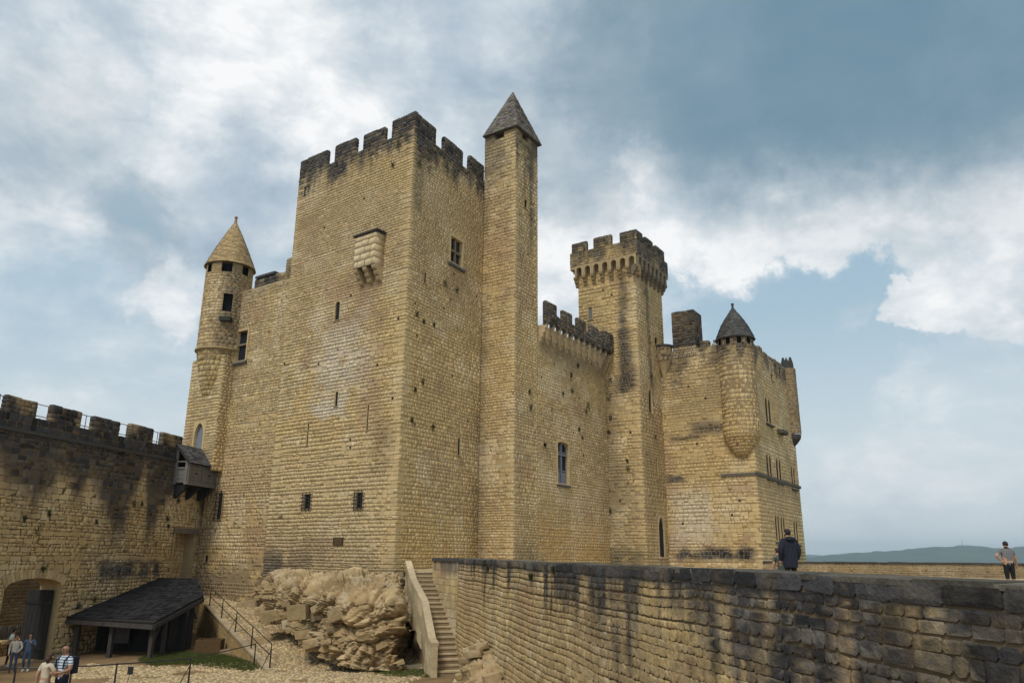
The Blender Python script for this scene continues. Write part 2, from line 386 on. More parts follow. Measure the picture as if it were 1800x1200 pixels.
    dist = np.linalg.norm(mid, axis=1); nrm = np.cross(V[:, 10]-V[:, 8], V[:, 14]-V[:, 8]); nn = np.linalg.norm(nrm, axis=1)+1e-9
    facing = np.abs((nrm*mid).sum(1))/(nn*dist)
    px, py = to_px(mid); inside = (px > -5) & (px < 1805) & (py > -5) & (py < 1205)
    return V, C, F, w*h*facing/dist**2*inside
def stone_emit(geos, parent, singles=300, sname='stone', rest='stonework', m=None):
    """geos: list of (V, C, F, score): the stones that show largest become objects, the rest one mesh"""
    m = m or M_STONE
    sc = np.concatenate([g[3] for g in geos]); n = min(singles, len(sc))
    cut = np.sort(sc)[-n] if n else 1e9
    VV, CC, LL, TT = [], [], [], []; off = 0; made = 0
    for V, C, F, score in geos:
        F = [f[::-1] for f in F] if orient(V, F) else F
        pick = (score >= cut) & (score > 0) if n else np.zeros(len(V), bool)
        for i in np.nonzero(pick)[0]:
            if made >= n: pick[i] = False; continue
            o = V[i].mean(0); me = bpy.data.meshes.new(sname); me.from_pydata((V[i]-o).tolist(), [], F); me.materials.append(m)
            ob = finish(sname, me, m, parent, C[i]); ob.location = o; made += 1
        r = ~pick; v = V[r]; k = v.shape[1]
        if len(v) == 0: continue
        idx = np.concatenate([np.array(f) for f in F]); tot = np.array([len(f) for f in F])
        LL.append((idx[None, :]+(np.arange(len(v))*k)[:, None]+off).ravel()); TT.append(np.tile(tot, len(v)))
        VV.append(v.reshape(-1, 3)); CC.append(C[r].reshape(-1, 3)); off += len(v)*k
    if VV:
        T = np.concatenate(TT); st = np.concatenate([[0], np.cumsum(T)[:-1]])
        o = mesh_np(rest, np.concatenate(VV), np.concatenate(LL), st, T, m, parent, np.concatenate(CC), smooth=False)
        if parent is not None and singles: o['kind'] = 'stuff'
        return o
def orient(V, F):
    f = F[-1]; a, b, c = V[0][f[0]], V[0][f[1]], V[0][f[2]]; n = np.cross(b-a, c-a)
    f0 = F[0]; return (n @ (V[0][list(f)].mean(0)-V[0][:8].mean(0))) < 0
def quads_of(R, fmap, d):
    V, F = [], []
    for (a, b, c, e, *_) in R:
        o = len(V); V += [fmap(np.float64(s), np.float64(z), d) for s, z in ((a, c), (b, c), (b, e), (a, e))]; F.append((o, o+1, o+2, o+3))
    return V, F
class Wall:
    """one thing made of masonry faces"""
    def __init__(w, root): w.root = root; w.geos = []; w.core = MB()
    def face(w, f, s0, L, z0, z1, holes=(), zs=None, seed=1, quoin=(0, 0), T=.7, ends=(0, 0), h=(.17,.27), wd=(.22,.50), recess=.4, **kw):
        rng = np.random.default_rng(seed); zs = zs if zs is not None else courses(z0, z1, h[0], h[1], rng)
        zs = [q for q in zs if z0 <= q <= z1]
        if len(zs) < 2: zs = [z0, z1]
        if zs[0] > z0+.02: zs = [z0]+zs
        if zs[-1] < z1-.02: zs = zs+[z1]
        H = [q[:4] for q in holes]
        R = subtract(layout(L, zs, wd[0], wd[1], rng, quoin, s0=s0), H)
        ext = [(r[0]-(rng.uniform(-.005,.030) if r[0] <= s0+1e-6 else 0), r[1]+(rng.uniform(-.005,.030) if r[1] >= L-1e-6 else 0), r[2], r[3], r[4]) for r in R]
        w.geos.append(stone_geo(ext, f.map, rng, L=L, **kw))
        w.slab(f, s0, L, z0, z1, holes, T, ends, recess); return zs
    def slab(w, f, s0, L, z0, z1, holes, T, ends, recess=.4):
        H = [q[:4] for q in holes]; c = w.core; m = lambda s, z, d: f.pt(s, z, d)
        V, F = quads_of(subtract([(s0, L, z0, z1, 0)], H), f.map, 0.0); c.add(V, F)
        thru = [q[:4] for q in holes if len(q) > 4 and q[4] == 'through']
        e0, e1 = s0+(0 if ends[0] else .16*T), L-(0 if ends[1] else .16*T)
        V, F = quads_of(subtract([(e0, e1, z0, z1, 0)], thru), f.map, -T); c.add(V, F)
        for s in ([s0] if ends[0] else [])+([L] if ends[1] else []): c.add([m(s,z0,0),m(s,z1,0),m(s,z1,-T),m(s,z0,-T)], [(0,1,2,3)])
        c.add([m(s0,z1,0),m(L,z1,0),m(e1,z1,-T),m(e0,z1,-T)], [(0,1,2,3)])
        for q in holes:
            a, b, e, g = q[:4]; dp = T if (len(q) > 4 and q[4] == 'through') else (q[5] if len(q) > 5 else recess)
            c.add([m(a,e,0),m(b,e,0),m(b,g,0),m(a,g,0),m(a,e,-dp),m(b,e,-dp),m(b,g,-dp),m(a,g,-dp)], [(0,1,5,4),(1,2,6,5),(2,3,7,6),(3,0,4,7)])
    def done(w, singles=300, rest='stonework', core='wall', m=None):
        w.core.build(core, m or M_MORTAR, w.root); return stone_emit(w.geos, w.root, singles, rest=rest)
def stone_box(f, s0, s1, d0, d1, z0, z1, seed, zs=None, h=(.16,.26), wd=(.2,.42), stain=None, tone=None, top=True, sides=(1,1,1,1), depth=.014, **kw):
    """small masonry block (merlon, chimney): core + stone skins, returned as geometry for one part"""
    rng = np.random.default_rng(seed); zs = zs or courses(z0, z1, h[0], h[1], rng); G_ = []
    fr = f.shift(d1)
    def sub(A, d, n): g = Face((1, 1), 0); g.A = np.array(A); g.d = np.array(d); g.n = np.array(n); return g
    P = lambda s, d: f.A+f.d*s+f.n*d
    fc = [(sub(P(s0,d1), f.d, f.n), s1-s0), (sub(P(s0,d0), f.n, -f.d), d1-d0), (sub(P(s1,d0), f.n, f.d), d1-d0), (sub(P(s0,d0), f.d, -f.n), s1-s0)]
    for k, (g, L) in enumerate(fc):
        if not sides[k]: continue
        R = layout(L, zs, wd[0], wd[1], rng, (.8, 0) if L > 1. else (0, 0))
        R = [(r[0]-(.016 if r[0] <= 1e-6 else 0), r[1]+(.016 if r[1] >= L-1e-6 else 0), r[2], r[3], r[4]) for r in R]
        G_.append(stone_geo(R, g.map, rng, depth=depth, warp=0, stain=stain, tone=tone, **kw))
    if top:
        tf = lambda S, Z, D: np.stack([f.A[0]+f.d[0]*S+f.n[0]*Z, f.A[1]+f.d[1]*S+f.n[1]*Z, z1+D], -1)
        n = max(1, int((s1-s0)/.6)); R = [(s0-.01+(s1-s0+.02)*i/n, s0-.01+(s1-s0+.02)*(i+1)/n, d0-.01, d1+.012, 0) for i in range(n)]
        G_.append(stone_geo(R, tf, rng, depth=.06, warp=0, stain=stain, tone=tone))
    core = MB().fbox(f, s0, s1, z0, z1, d0, d1)
    return G_, core
def stone_part(name, f, s0, s1, d0, d1, z0, z1, seed, parent, **kw):
    """stone_box as one object"""
    G_, core = stone_box(f, s0, s1, d0, d1, z0, z1, seed, **kw)
    VV = [np.array(core.V)]; CC = [np.tile(np.array((.10,.075,.045)), (8, 1))]; LL = [np.concatenate([np.array(q) for q in core.F])]; TT = [np.full(6, 4)]; off = 8
    for V, C, F, _ in G_:
        F = [q[::-1] for q in F] if orient(V, F) else F; k = V.shape[1]
        idx = np.concatenate([np.array(q) for q in F]); tot = np.array([len(q) for q in F])
        LL.append((idx[None]+(np.arange(len(V))*k)[:, None]+off).ravel()); TT.append(np.tile(tot, len(V))); VV.append(V.reshape(-1, 3)); CC.append(C.reshape(-1, 3)); off += len(V)*k
    T = np.concatenate(TT); return mesh_np(name, np.concatenate(VV), np.concatenate(LL), np.concatenate([[0], np.cumsum(T)[:-1]]), T, M_STONE, parent, np.concatenate(CC))

# stains that run down from the wall heads (black lichen), with a shape of their own
def head_stain(ztop, deep=2.0, amt=.95, seed=0., solid=.5, zvar=None):
    def fn(V, S, Z):
        n = fbm(np.stack([S*1.5+seed, Z*.16, 0*S+seed], -1), 3); n2 = fbm(V*1.9+seed, 3)
        t = np.clip((Z-(ztop-deep))/deep, -1, 1.1)
        n3 = fbm(np.stack([S*5.5+seed, Z*.45, 0*S+seed+4], -1), 2); a = sm(.14, .82, t*(.8+.35*solid)+(n-.5)*1.3+(n2-.5)*.7+(n3-.5)*.9)*sm(-.35, .35, t)
        return [(a*amt, LICHEN)]
    return fn
def patches(*items):
    """items: (s0, s1, z0, z1, amount, colour, streaky)"""
    def fn(V, S, Z):
        out = []
        for i, (a, b, c, d, amt, colr, *st) in enumerate(items):
            n = fbm(np.stack([S*1.6+i*7, Z*(.35 if st and st[0] else 1.4), 0*S+i*3.3], -1), 3)
            e = .35*(min(b-a, d-c)); m = sm(0, 1, np.minimum(np.minimum(S-a, b-S), np.minimum(Z-c, d-Z))/max(e, .05)*.5+.5)
            out.append((amt*m*sm(.33, .58, n+.25*(m-.5)), colr))
        return out
    return fn
def both(*fs): return lambda V, S, Z: sum((f(V, S, Z) for f in reversed(fs)), [])

# ------------------------------------------------------------------ openings
def arch_pts(a, b, z0, z1, kind, n=7):
    """inner outline, from the left foot over the top to the right foot"""
    w = b-a; mid = (a+b)/2
    if kind == 'rect': return [(a, z0), (a, z1), (b, z1), (b, z0)]
    if kind == 'pointed':
        rise = min(w*.95, (z1-z0)*.6); zs = z1-rise; L_, R_ = [], []
        for i in range(n+1):
            t = i/n; L_.append((a+(mid-a)*(1-math.cos(t*math.pi/2))**.85, zs+rise*math.sin(t*math.pi/2)**.9)); R_.append((b-(b-mid)*(1-math.cos(t*math.pi/2))**.85, zs+rise*math.sin(t*math.pi/2)**.9))
        return [(a, z0)]+L_+R_[::-1][1:]+[(b, z0)]
    rise = w/2 if kind == 'round' else w*.13
    zs = z1-rise; P = [(a, z0)]
    for i in range(2*n+1):
        t = math.pi*(1-i/(2*n)); P.append((mid+w/2*math.cos(t), zs+rise*math.sin(t)))
    return P+[(b, z0)]
def surround(f, hole, kind, fw, d0, d1, name, parent, m=None, col=None, sill=0.0):
    """dressed stone frame that fills `hole` up to the opening's own outline (opening inset by fw)"""
    a, b, c, d = hole; ia, ib, ic, id_ = a+fw, b-fw, c+sill, d-fw
    I = arch_pts(ia, ib, ic, id_, kind); n = len(I)
    O = []
    for i, (s, z) in enumerate(I):                       # matching outer outline
        if i == 0: O.append((a, ic)); continue
        if i == n-1: O.append((b, ic)); continue
        if kind == 'rect': O.append((a if s < (a+b)/2 else b, d)); continue
        t = i/(n-1)
        if t < .33: O.append((a, z+(d-z)*min(1, max(0, (t-.12)/.2)))) if z < d-fw*2 else O.append((a, d))
        elif t > .67: O.append((b, z+(d-z)*min(1, max(0, (.88-t)/.2))))
        else: O.append((a+(b-a)*(t-.33)/.34, d))
    P = MB(); mk = lambda L_, e: [f.pt(s, z, e) for s, z in L_]
    V = mk(I, d1)+mk(O, d1)+mk(I, d0)+mk(O, d0); F = []
    for i in range(n-1): F += [(i, i+1, n+i+1, n+i), (i, 2*n+i, 2*n+i+1, i+1), (n+i, n+i+1, 3*n+i+1, 3*n+i)]
    P.add(V, F)
    if sill: P.fbox(f, a-.04, b+.04, c-.0, ic, d0, d1+.07)
    return P.build(name, m or M_STONE, parent, col)
def pane(f, hole, dep, parent, m=None, name='pane'):  # given material fills the opening; otherwise a dark sheet stands for inner shade
    a, b, c, d = hole; return MB().fbox(f, a, b, c, d, -dep-.03, -dep).build(name, m or M_DARK, parent)
def slit(W, f, px, kind='rect', fw=.09, col=None, glaz=None, name='arrow_slit', rc=.38):
    """opening with a dressed frame; returns the hole for the masonry"""
    a, b, c, d = f.rect(*px); fw = fw*.6; h = (a-fw, b+fw, c-fw*.5, d+fw); rc = min(rc, max(.05, (b-a)*.22))
    o = surround(f, h, kind, fw, -rc, .016, name, W.root, col=col, sill=fw*.5); pane(f, h, rc-.012, o, glaz); return h

def voussoirs(f, a, b, z1, th, n, root, col, kind='segment', d=.06):
    I = arch_pts(a, b, z1-5, z1, kind, 12)[1:-1]; I = np.array(I); L = np.concatenate([[0], np.cumsum(np.linalg.norm(np.diff(I, axis=0), axis=1))])
    c0 = np.array([(a+b)/2, z1-(b-a)*.9]); at_ = lambda t: np.array([np.interp(t*L[-1], L, I[:, 0]), np.interp(t*L[-1], L, I[:, 1])])
    for i in range(n):
        p, q = at_(i/n+.003), at_((i+1)/n-.003); t2 = th*(.85+.3*random.random()); u = (p-c0)/np.linalg.norm(p-c0)*t2; v = (q-c0)/np.linalg.norm(q-c0)*t2
        MB().prism([f.pt(s, z, -.2) for s, z in (p, q, q+v, p+u)], np.append(f.n*(.2+d+.01*random.random()), 0)).build('voussoir', M_STONE, root, np.array(col)*(.8+.4*random.random()))

# ================================================================== THE CASTLE
K = 1.25
K0 = atY(711, 600, 33*K)
KL, KR = Face(K0, -54), Face(K0, 30)
KEEP_L = 8.62*K; KEEP_R = KR.hit(846, 600)[0]; KZ0, KFLOOR, KTOP = -4.4, 25.25, 26.35
I0 = KR.pt(KEEP_R); SLF = Face(I0, 123.5); ST_W = SLF.hit(904.5, 600)[0]
C0 = SLF.pt(ST_W); SRF = Face(C0, 33.5); ST_D = SRF.hit(945, 500)[0]
CURT_END = SRF.hit(1069, 800)[0]; T0 = SRF.pt(CURT_END)
GLF = Face(T0, 123.5); GT_A, GT_W = -1.83*K, GLF.hit(1126, 740)[0]
G0 = GLF.pt(GT_W); GRF = Face(G0, 33.5); GT_D = 5.3
B0 = GRF.pt(GRF.hit(1168, 800)[0]); BLF = Face(B0, 123.5); BL_L = BLF.hit(1334, 900)[0]
B1 = BLF.pt(BL_L); BRF = Face(B1, 33.5); BR_L = 10.2*K
LBF = Face(KL.pt(8.6*K)-KL.n*.30, -56); LB_L = LBF.hit(352, 940)[0]
FAR = LBF.pt(LB_L); CWF = Face(FAR, 193.5)
if CWF.n[0] < 0: CWF.n = -CWF.n

def merlons(root, f, pxs, ytop, z0, z1, T, seed, stain, yfun=None, tone=None, d1=0.0, snap=None):
    for i, (xa, xb) in enumerate(pxs):
        a = f.hit(xa, ytop[0]+(ytop[1]-ytop[0])*(xa-pxs[0][0])/(pxs[-1][1]-pxs[0][0]+1e-6), d1)[0] if not isinstance(xa, tuple) else xa[0]
        b = f.hit(xb, ytop[0]+(ytop[1]-ytop[0])*(xb-pxs[0][0])/(pxs[-1][1]-pxs[0][0]+1e-6), d1)[0] if not isinstance(xb, tuple) else xb[0]
        a, b = min(a, b), max(a, b)
        if snap and abs(b-snap) < .6: b = snap
        stone_part('merlon', f, a, b, d1-T, d1, z0, z1+.10*math.sin(i*2.3+seed), seed+i, root, stain=stain, tone=tone)

# ------------------------------------------------------------------ keep
def putlogs(W, f, pts, w=.15):
    out = []
    for (x, y) in pts:
        s_, z_ = f.hit(x, y); h = (s_-w/2, s_+w/2, z_-w/2, z_+w/2, 'r', .10); pane(f, h[:4], .06, W.root, name='putlog_hole'); out.append(h)  # near-black plate stands in for the shade inside each hole
    return out
keep = thing('keep_tower', 'tall square ochre stone keep tower with black-stained battlements, largest tower', 'tower', (K0[0], K0[1], KZ0))
W = Wall(keep)
rngk = np.random.default_rng(5); zs = courses(KZ0, KFLOOR, .17, .27, rngk)
kst = both(head_stain(KTOP, 3.4, .95, 1., solid=1.5), patches(
    (-1, KEEP_L+1, KL.hit(600,515)[1], KFLOOR+2, .40, (.40,.30,.165)), (-1, KEEP_L+1, -2, KL.hit(600,760)[1], .40, (.55,.45,.28)),
    (KL.hit(650,560)[0], KL.hit(560,560)[0], KL.hit(640,690)[1], KL.hit(640,545)[1], .45, (.60,.57,.49)),
    (KL.hit(610,700)[0], KL.hit(550,700)[0], KL.hit(590,740)[1], KL.hit(590,695)[1], .6, (.62,.58,.49)),
    (KL.hit(690,800)[0], KL.hit(655,800)[0], KL.hit(670,830)[1], KL.hit(670,745)[1], .5, (.16,.10,.065)),
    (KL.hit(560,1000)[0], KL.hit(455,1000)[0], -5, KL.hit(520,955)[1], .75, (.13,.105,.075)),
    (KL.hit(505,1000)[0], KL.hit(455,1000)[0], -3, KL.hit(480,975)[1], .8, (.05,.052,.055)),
    (KL.hit(720,960)[0], KL.hit(560,960)[0], -3, KL.hit(640,960)[1], .4, (.22,.165,.10))))
H = [slit(W, KL, (589,530,597,563), 'round'), slit(W, KL, (589.5,688,594,714), 'round', .07),
     slit(W, KL, (540,743,542.4,783), 'rect', .05), slit(W, KL, (645.2,711,647.8,757), 'rect', .05)]
def grille_window(f, px, root, nb=2, nh=5, fw=.06):
    a, b, c, d = f.rect(*px); h = (a, b, c, d); o = surround(f, (a-fw, b+fw, c-fw, d+fw), 'rect', fw, -.12, .016, 'barred_window', root, sill=fw); pane(f, h, .09, o)
    g = MB(); r = .022
    for i in range(nb+1):
        s = a+(b-a)*i/nb; g.tube([f.pt(s, c-.1, .13), f.pt(s, d+.14, .13)], r, 5)
    for i in range(nh):
        z = c+(d-c)*(i+.2)/(nh-.6); g.tube([f.pt(a-.14, z, .0), f.pt(a-.14, z, .13), f.pt(b+.14, z, .13), f.pt(b+.14, z, .0)], r, 5)
    g.build('grille', M_IRON, o); return (a-fw, b+fw, c-fw, d+fw)
H += [grille_window(KL, (534,868,546,894), keep), grille_window(KL, (625.5,865,637.5,893), keep)]
H += putlogs(W, KL, [(617,520),(560,640),(663,642),(700,560),(690,700),(616,787),(616,773),(500,640),(640,350),(570,400)])
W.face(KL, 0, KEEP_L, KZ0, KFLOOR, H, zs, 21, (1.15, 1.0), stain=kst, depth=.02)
kst2 = both(head_stain(KTOP, 3.6, .95, 4., solid=1.5), patches((-1, KEEP_R+1, KR.hit(790,520)[1], 30, .45, (.40,.30,.16)), (-1, KEEP_R+1, -5, 2.5, .5, (.55,.37,.14)),(0, 1.2, 20, 26, .5, (.08,.075,.07), 1), (KEEP_R-.7, KEEP_R, 0, 9, .35, (.12,.10,.075), 1)))
def mullion_window(f, px, root, nv=1, nh=1, fw=.16, sillc=(.10,.10,.10), m=None, name='mullioned_window', split=.5):
    a, b, c, d = f.rect(*px); h = (a-fw, b+fw, c-fw*.7, d+fw)
    o = surround(f, h, 'rect', fw, -.30, .05, name, root, sill=fw*.7); pane(f, (a, b, c, d), .22, o, M_GLASS)
    g = MB()
    for i in range(nv): s = a+(b-a)*(i+1)/(nv+1); g.fbox(f, s-.055, s+.055, c, d, -.2, -.06)
    for i in range(nh): z = c+(d-c)*split; g.fbox(f, a, b, z-.06, z+.06, -.19, -.04)
    g.build('mullion', M_STONE, o, (.20,.165,.115)); MB().fbox(f, a-fw-.1, b+fw+.1, c-fw*.7-.13, c-fw*.7+.03, -.1, .16).build('sill', M_STONE, o, sillc)
    return h
H = [mullion_window(KR, (791.5,420,812,466), keep), slit(W, KR, (745.5,479,749,499), 'rect', .05), slit(W, KR, (804.5,768,808.5,800), 'pointed', .08)]
H += putlogs(W, KR, [(798,482),(838,521),(730,533),(745,568),(792,527),(780,542),(733,590),(729,745),(795,660),(822,740)])
W.face(KR, 0, KEEP_R, KZ0, KFLOOR, H, zs, 22, (1.15, 0), stain=kst2, depth=.02)
W.done(300)
# left return and back of the keep, roof deck
MB().fbox(KL, KEEP_L-.72, KEEP_L-.02, KZ0, KFLOOR, -9, -.71).fbox(KR, KEEP_R-.7, KEEP_R-.02, KZ0, KFLOOR, -11, -.71).fbox(KL, .6, KEEP_L-.6, KFLOOR-2.3, KFLOOR-2.1, -5.0, -.6).build('wall', M_MORTAR, keep)
KRET = Face(KL.pt(KEEP_L), 36)
merlons(keep, KL, [(531,575),(589,625),(639,676)], (293,236), KFLOOR, KTOP, .26, 101, kst, snap=KEEP_L)
a = KL.hit(690, 217)[0]; stone_part('merlon', KL, .0, a, -.26, 0, KFLOOR, KTOP+.03, 140, keep, stain=kst)
b = KR.hit(767, 224)[0]; stone_part('merlon', KR, .05, b, -.26, 0, KFLOOR, KTOP+.0, 141, keep, stain=kst2)
merlons(keep, KR, [(782,814),(827,851)], (243,284), KFLOOR, KTOP, .26, 150, kst2)
# projecting latrine box with corbels
bx = KL.rect(624, 414, 660, 468, .7)
def brattice():
    o = stone_part('box_latrine', KL, bx[0], bx[1], 0.02, .72, bx[2], bx[3], 160, keep, stain=patches((bx[0]-1,bx[1]+1,bx[2],bx[3],.35,(.62,.54,.38))), h=(.42,.5), wd=(.45,.75), pale=.45)
    MB().fbox(KL, bx[0]-.14, bx[1]+.12, bx[3]+.07, bx[3]+.19, 0, .82).build('lid', M_STONE, o, (.055,.05,.05))
    for i in range(3):
        s = bx[0]+.14+(bx[1]-bx[0]-.28)*i/2; c = MB()
        for k in range(3):
            dz = .30; z1 = bx[2]-k*dz; D = .70-k*.2
            pr = [(0, z1), (D, z1), (D, z1-.10), (D-.05, z1-.2), (D-.16, z1-.28), (D-.28, z1-.30), (0, z1-.30)]
            c.prism([KL.pt(s-.15, z, d) for d, z in pr], np.append(KL.d*.30, 0))
        c.build('corbel', M_STONE, o, (.43,.33,.19))
brattice()
anc = MB()
for (x, y) in ((537, 337),):
    s, z = KL.hit(x, y); anc.fbox(KL, s-.035, s+.035, z-.3, z+.3, .02, .08).fbox(KL, s-.12, s+.12, z+.26, z+.33, .02, .08).fbox(KL, s-.12, s+.12, z-.33, z-.26, .02, .08)
anc.build('tie_anchor', M_IRON, keep)

# ------------------------------------------------------------------ stair tower
stt = thing('stair_tower', 'slender square stair tower with pointed stone slate roof against the keep', 'tower', (C0[0], C0[1], -1.5))
W = Wall(stt); STZ = SLF.hit(905, 224)[1]; zs = courses(-1.5, STZ, .18, .27, np.random.default_rng(8))
sst = both(head_stain(STZ, 4.5, .55, 9., solid=0), patches((-.2, .5, 0, 30, .35, (.10,.085,.065), 1)))
sst2 = both(head_stain(STZ, 9.5, .85, 2., solid=.1), patches((0, 1.0, 4, 18, .3, (.2,.15,.09), 1), (0, 3, -1, .9, .6, (.16,.14,.08))))
h1 = SLF.rect(870.5, 223, 886, 244); h1 = (h1[0], h1[1], h1[2], STZ-.02, 'r', .45)
h2 = SRF.rect(918.5, 222, 928, 247); h2 = (h2[0], h2[1], h2[2], STZ-.02, 'r', .45)
for f, h in ((SLF, h1), (SRF, h2)): pane(f, h[:4], .42, stt)
W.face(SLF, 0, ST_W, -1.5, STZ, [h1], zs, 31, (0, .8), stain=sst, T=.5)
H = [h2, slit(W, SRF, (921.5,351,926.5,367), 'rect', .05), slit(W, SRF, (927.3,438,929,446), 'rect', .04)]
W.face(SRF, 0, ST_D, -1.5, STZ, H, zs, 32, (.8, .7), stain=sst2, T=.5)
W.done(300)
MB().fbox(SRF, ST_D-.5, ST_D-.01, -1.5, STZ, -ST_W+.02, -.51).fbox(SLF, .02, .5, -1.5, STZ, -ST_D, -.51).fbox(SLF, .4, ST_W-.4, STZ-.3, STZ-.1, -ST_D+.4, -.4).build('wall', M_MORTAR, stt)
def slate_roof(name, root, corners, apex, rows, seed, tone=(.17,.155,.135), tw=.26, th=.05):
    """pyramid of overlapping stone slates"""
    rng = np.random.default_rng(seed); V, F, C = [], [], []; n = len(corners); ap = np.array(apex)
    for e in range(n):
        A, B = np.array(corners[e]), np.array(corners[(e+1) % n])
        nrm = np.cross(B-A, ap-A); nrm /= np.linalg.norm(nrm)
        if nrm[2] < 0: nrm = -nrm
        for r in range(rows):
            t0, t1 = r/rows, min(1, (r+1.35)/rows); a0, b0 = A+(ap-A)*t0, B+(ap-B)*t0; a1, b1 = A+(ap-A)*t1, B+(ap-B)*t1
            L = np.linalg.norm(b0-a0); k = max(1, int(L/tw)); cuts = np.concatenate([[0], np.clip((np.arange(1, k)+rng.uniform(-.25,.25,k-1))/k, 0, 1), [1]])
            for i in range(k):
                u0, u1 = cuts[i], cuts[i+1]; lift = th*rng.uniform(.7, 1.3); o = len(V); j = rng.normal(0, .012)
                p = [a0+(b0-a0)*u0-nrm*0+(A-ap)*j/5, a0+(b0-a0)*u1+(A-ap)*j/5, a1+(b1-a1)*u1, a1+(b1-a1)*u0]
                V += [p[0]+nrm*lift, p[1]+nrm*lift, p[2]+nrm*.005, p[3]+nrm*.005, p[0]-nrm*.01, p[1]-nrm*.01]
                F += [(o,o+1,o+2,o+3), (o,o+4,o+5,o+1), (o+1,o+5,o+2), (o,o+3,o+4)]
                C += [np.array(tone)*rng.uniform(.6, 1.45)*np.array((1, rng.uniform(.93,1.05), rng.uniform(.85,1.1)))]*6
    o = mesh(name, V, F, M_SLATE, root, np.array(C)); o['kind'] = 'stuff'; return o
ov = .22
cor = [SLF.pt(-.05, STZ, ov), SLF.pt(ST_W+ov, STZ, ov), SRF.pt(ST_D+ov, STZ, ov), SLF.pt(-.05, STZ, -ST_D-ov)]
cen = np.mean(cor, 0); apz = atY(897, 162, cen[1])[2]; apex = (cen[0], cen[1], apz)
slate_roof('roof', stt, cor, apex, 26, 3)
MB().add([tuple(c-np.array([0,0,.05])) for c in cor]+[apex], [(3,2,1,0),(0,1,4),(1,2,4),(2,3,4),(3,0,4)]).build('roof_base', M_SLATE, stt, (.10,.09,.08))

# ------------------------------------------------------------------ gallery wall between the stair tower and the great tower
gal = thing('gallery_wall', 'ochre curtain wall with dark corbelled parapet between stair tower and corbelled tower', 'wall', (SRF.pt(6)[0], SRF.pt(6)[1], -1.3))
W = Wall(gal); GA_TOP = SRF.hit(970, 573, .6)[1]-.05; s0 = ST_D+.02
zs = courses(-1.3, GA_TOP, .17, .27, np.random.default_rng(12))
gst = patches((ST_D, CURT_END, -1.5, 2.6, .55, (.50,.31,.11)), (CURT_END-2, CURT_END, -1.5, 14, .25, (.22,.17,.10), 1), (ST_D, CURT_END, 13.2, 15.5, .5, (.09,.08,.07), 1))
a, b, c, d = SRF.rect(980, 777, 999, 850); fw = .13; hw = (a-fw, b+fw, c-.1, d+fw)
win = surround(SRF, hw, 'segment', fw, -.34, .05, 'shuttered_window', gal, sill=.1)
pane(SRF, (a, b, c, d), .28, win, M_GLASS)
g = MB().fbox(SRF, (a+b)/2-.05, (a+b)/2+.05, c, d, -.24, -.12).fbox(SRF, a, b, c+(d-c)*.68, c+(d-c)*.68+.11, -.23, -.1)
for s_ in (a+.03, (a+b)/2+.09):
    ww = (b-a)/2-.14
    for z0_, z1_ in ((c+.05, c+.8), (c+.85, c+(d-c)*.66), (c+(d-c)*.74, d-.25)):
        g.fbox(SRF, s_, s_+.07, z0_, z1_, -.25, -.17).fbox(SRF, s_+ww-.0, s_+ww+.06, z0_, z1_, -.25, -.17).fbox(SRF, s_, s_+ww, z0_, z0_+.08, -.25, -.17)
    g.fbox(SRF, s_+.05, s_+ww, c+.1, c+.8, -.25, -.2)
g.build('shutter', M_PAINT, win)
MB().fbox(SRF, a-.1, b+.1, c-.22, c-.08, -.1, .14).build('sill', M_STONE, win, (.09,.09,.1))
H = [hw, slit(W, SRF, (955,778,962,786), 'rect', .05), slit(W, SRF, (1045,800,1046.5,824), 'rect', .04)]
H += putlogs(W, SRF, [(952,663),(975,640),(990,690),(1004,668),(1018,700),(1040,640),(1055,690),(1008,760),(1026,800),(970,720),(1050,760)])
W.face(SRF, s0, CURT_END-.02, -1.3, GA_TOP, H, zs, 41, stain=gst, T=.55)
W.done(300)
PO = .40; PAR0, PAR1, PART = SRF.hit(970, 573, PO+.2)[1], SRF.hit(965, 550, PO+.2)[1], SRF.hit(966, 533, PO+.2)[1]
pst = lambda V, S, Z: [(.80+.2*fbm(V*1.3, 3), LICHEN*1.0), (sm(.58,.70,fbm(V*3.1, 2))*.25, (.30,.27,.21))]
ncor = 12
for i in range(ncor):
    s = s0+.25+(CURT_END-s0-.5)*i/(ncor-1); cb = MB()
    for k in range(4):
        z1 = PAR0-.02-k*.30; D = PO+.22-k*.16
        cb.prism([SRF.pt(s-.10, z, d) for d, z in ((0, z1), (D, z1), (D, z1-.12), (D-.06, z1-.24), (D-.2, z1-.30), (0, z1-.30))], np.append(SRF.d*.20, 0))
    cb.build('corbel', M_STONE, gal, (.44,.35,.22))
    if i < ncor-1:
        s2 = s0+.25+(CURT_END-s0-.5)*(i+1)/(ncor-1)
        MB().fbox(SRF, s-.11, s+.11, PAR0-.03, PAR0+.16, PO-.1, PO+.24).build('corbel_head', M_STONE, gal, (.16,.145,.12))
stone_part('parapet', SRF, s0, CURT_END-.1, PO, PO+.22, PAR0+.13, PAR1, 171, gal, stain=pst, h=(.26,.34), wd=(.4,.7))
for i, (xa, xb) in enumerate([(945,952),(965,980),(991,1007),(1017,1031),(1040,1054)]):
    y = 545+(xa-945)*.52; a, b = SRF.hit(xa, y, PO+.28)[0], SRF.hit(xb, y+7, PO+.28)[0]
    a = max(a, s0); b = max(b, a+.35)
    stone_part('merlon', SRF, a, b, PO, PO+.22, PAR1, PART+.02*(i % 2), 180+i, gal, stain=pst)
stone_part('end_merlon', SRF, SRF.hit(1056, 590, PO)[0], CURT_END-.12, -.3, PO+.36, PAR0+.2, PART+.05, 190, gal, stain=pst)

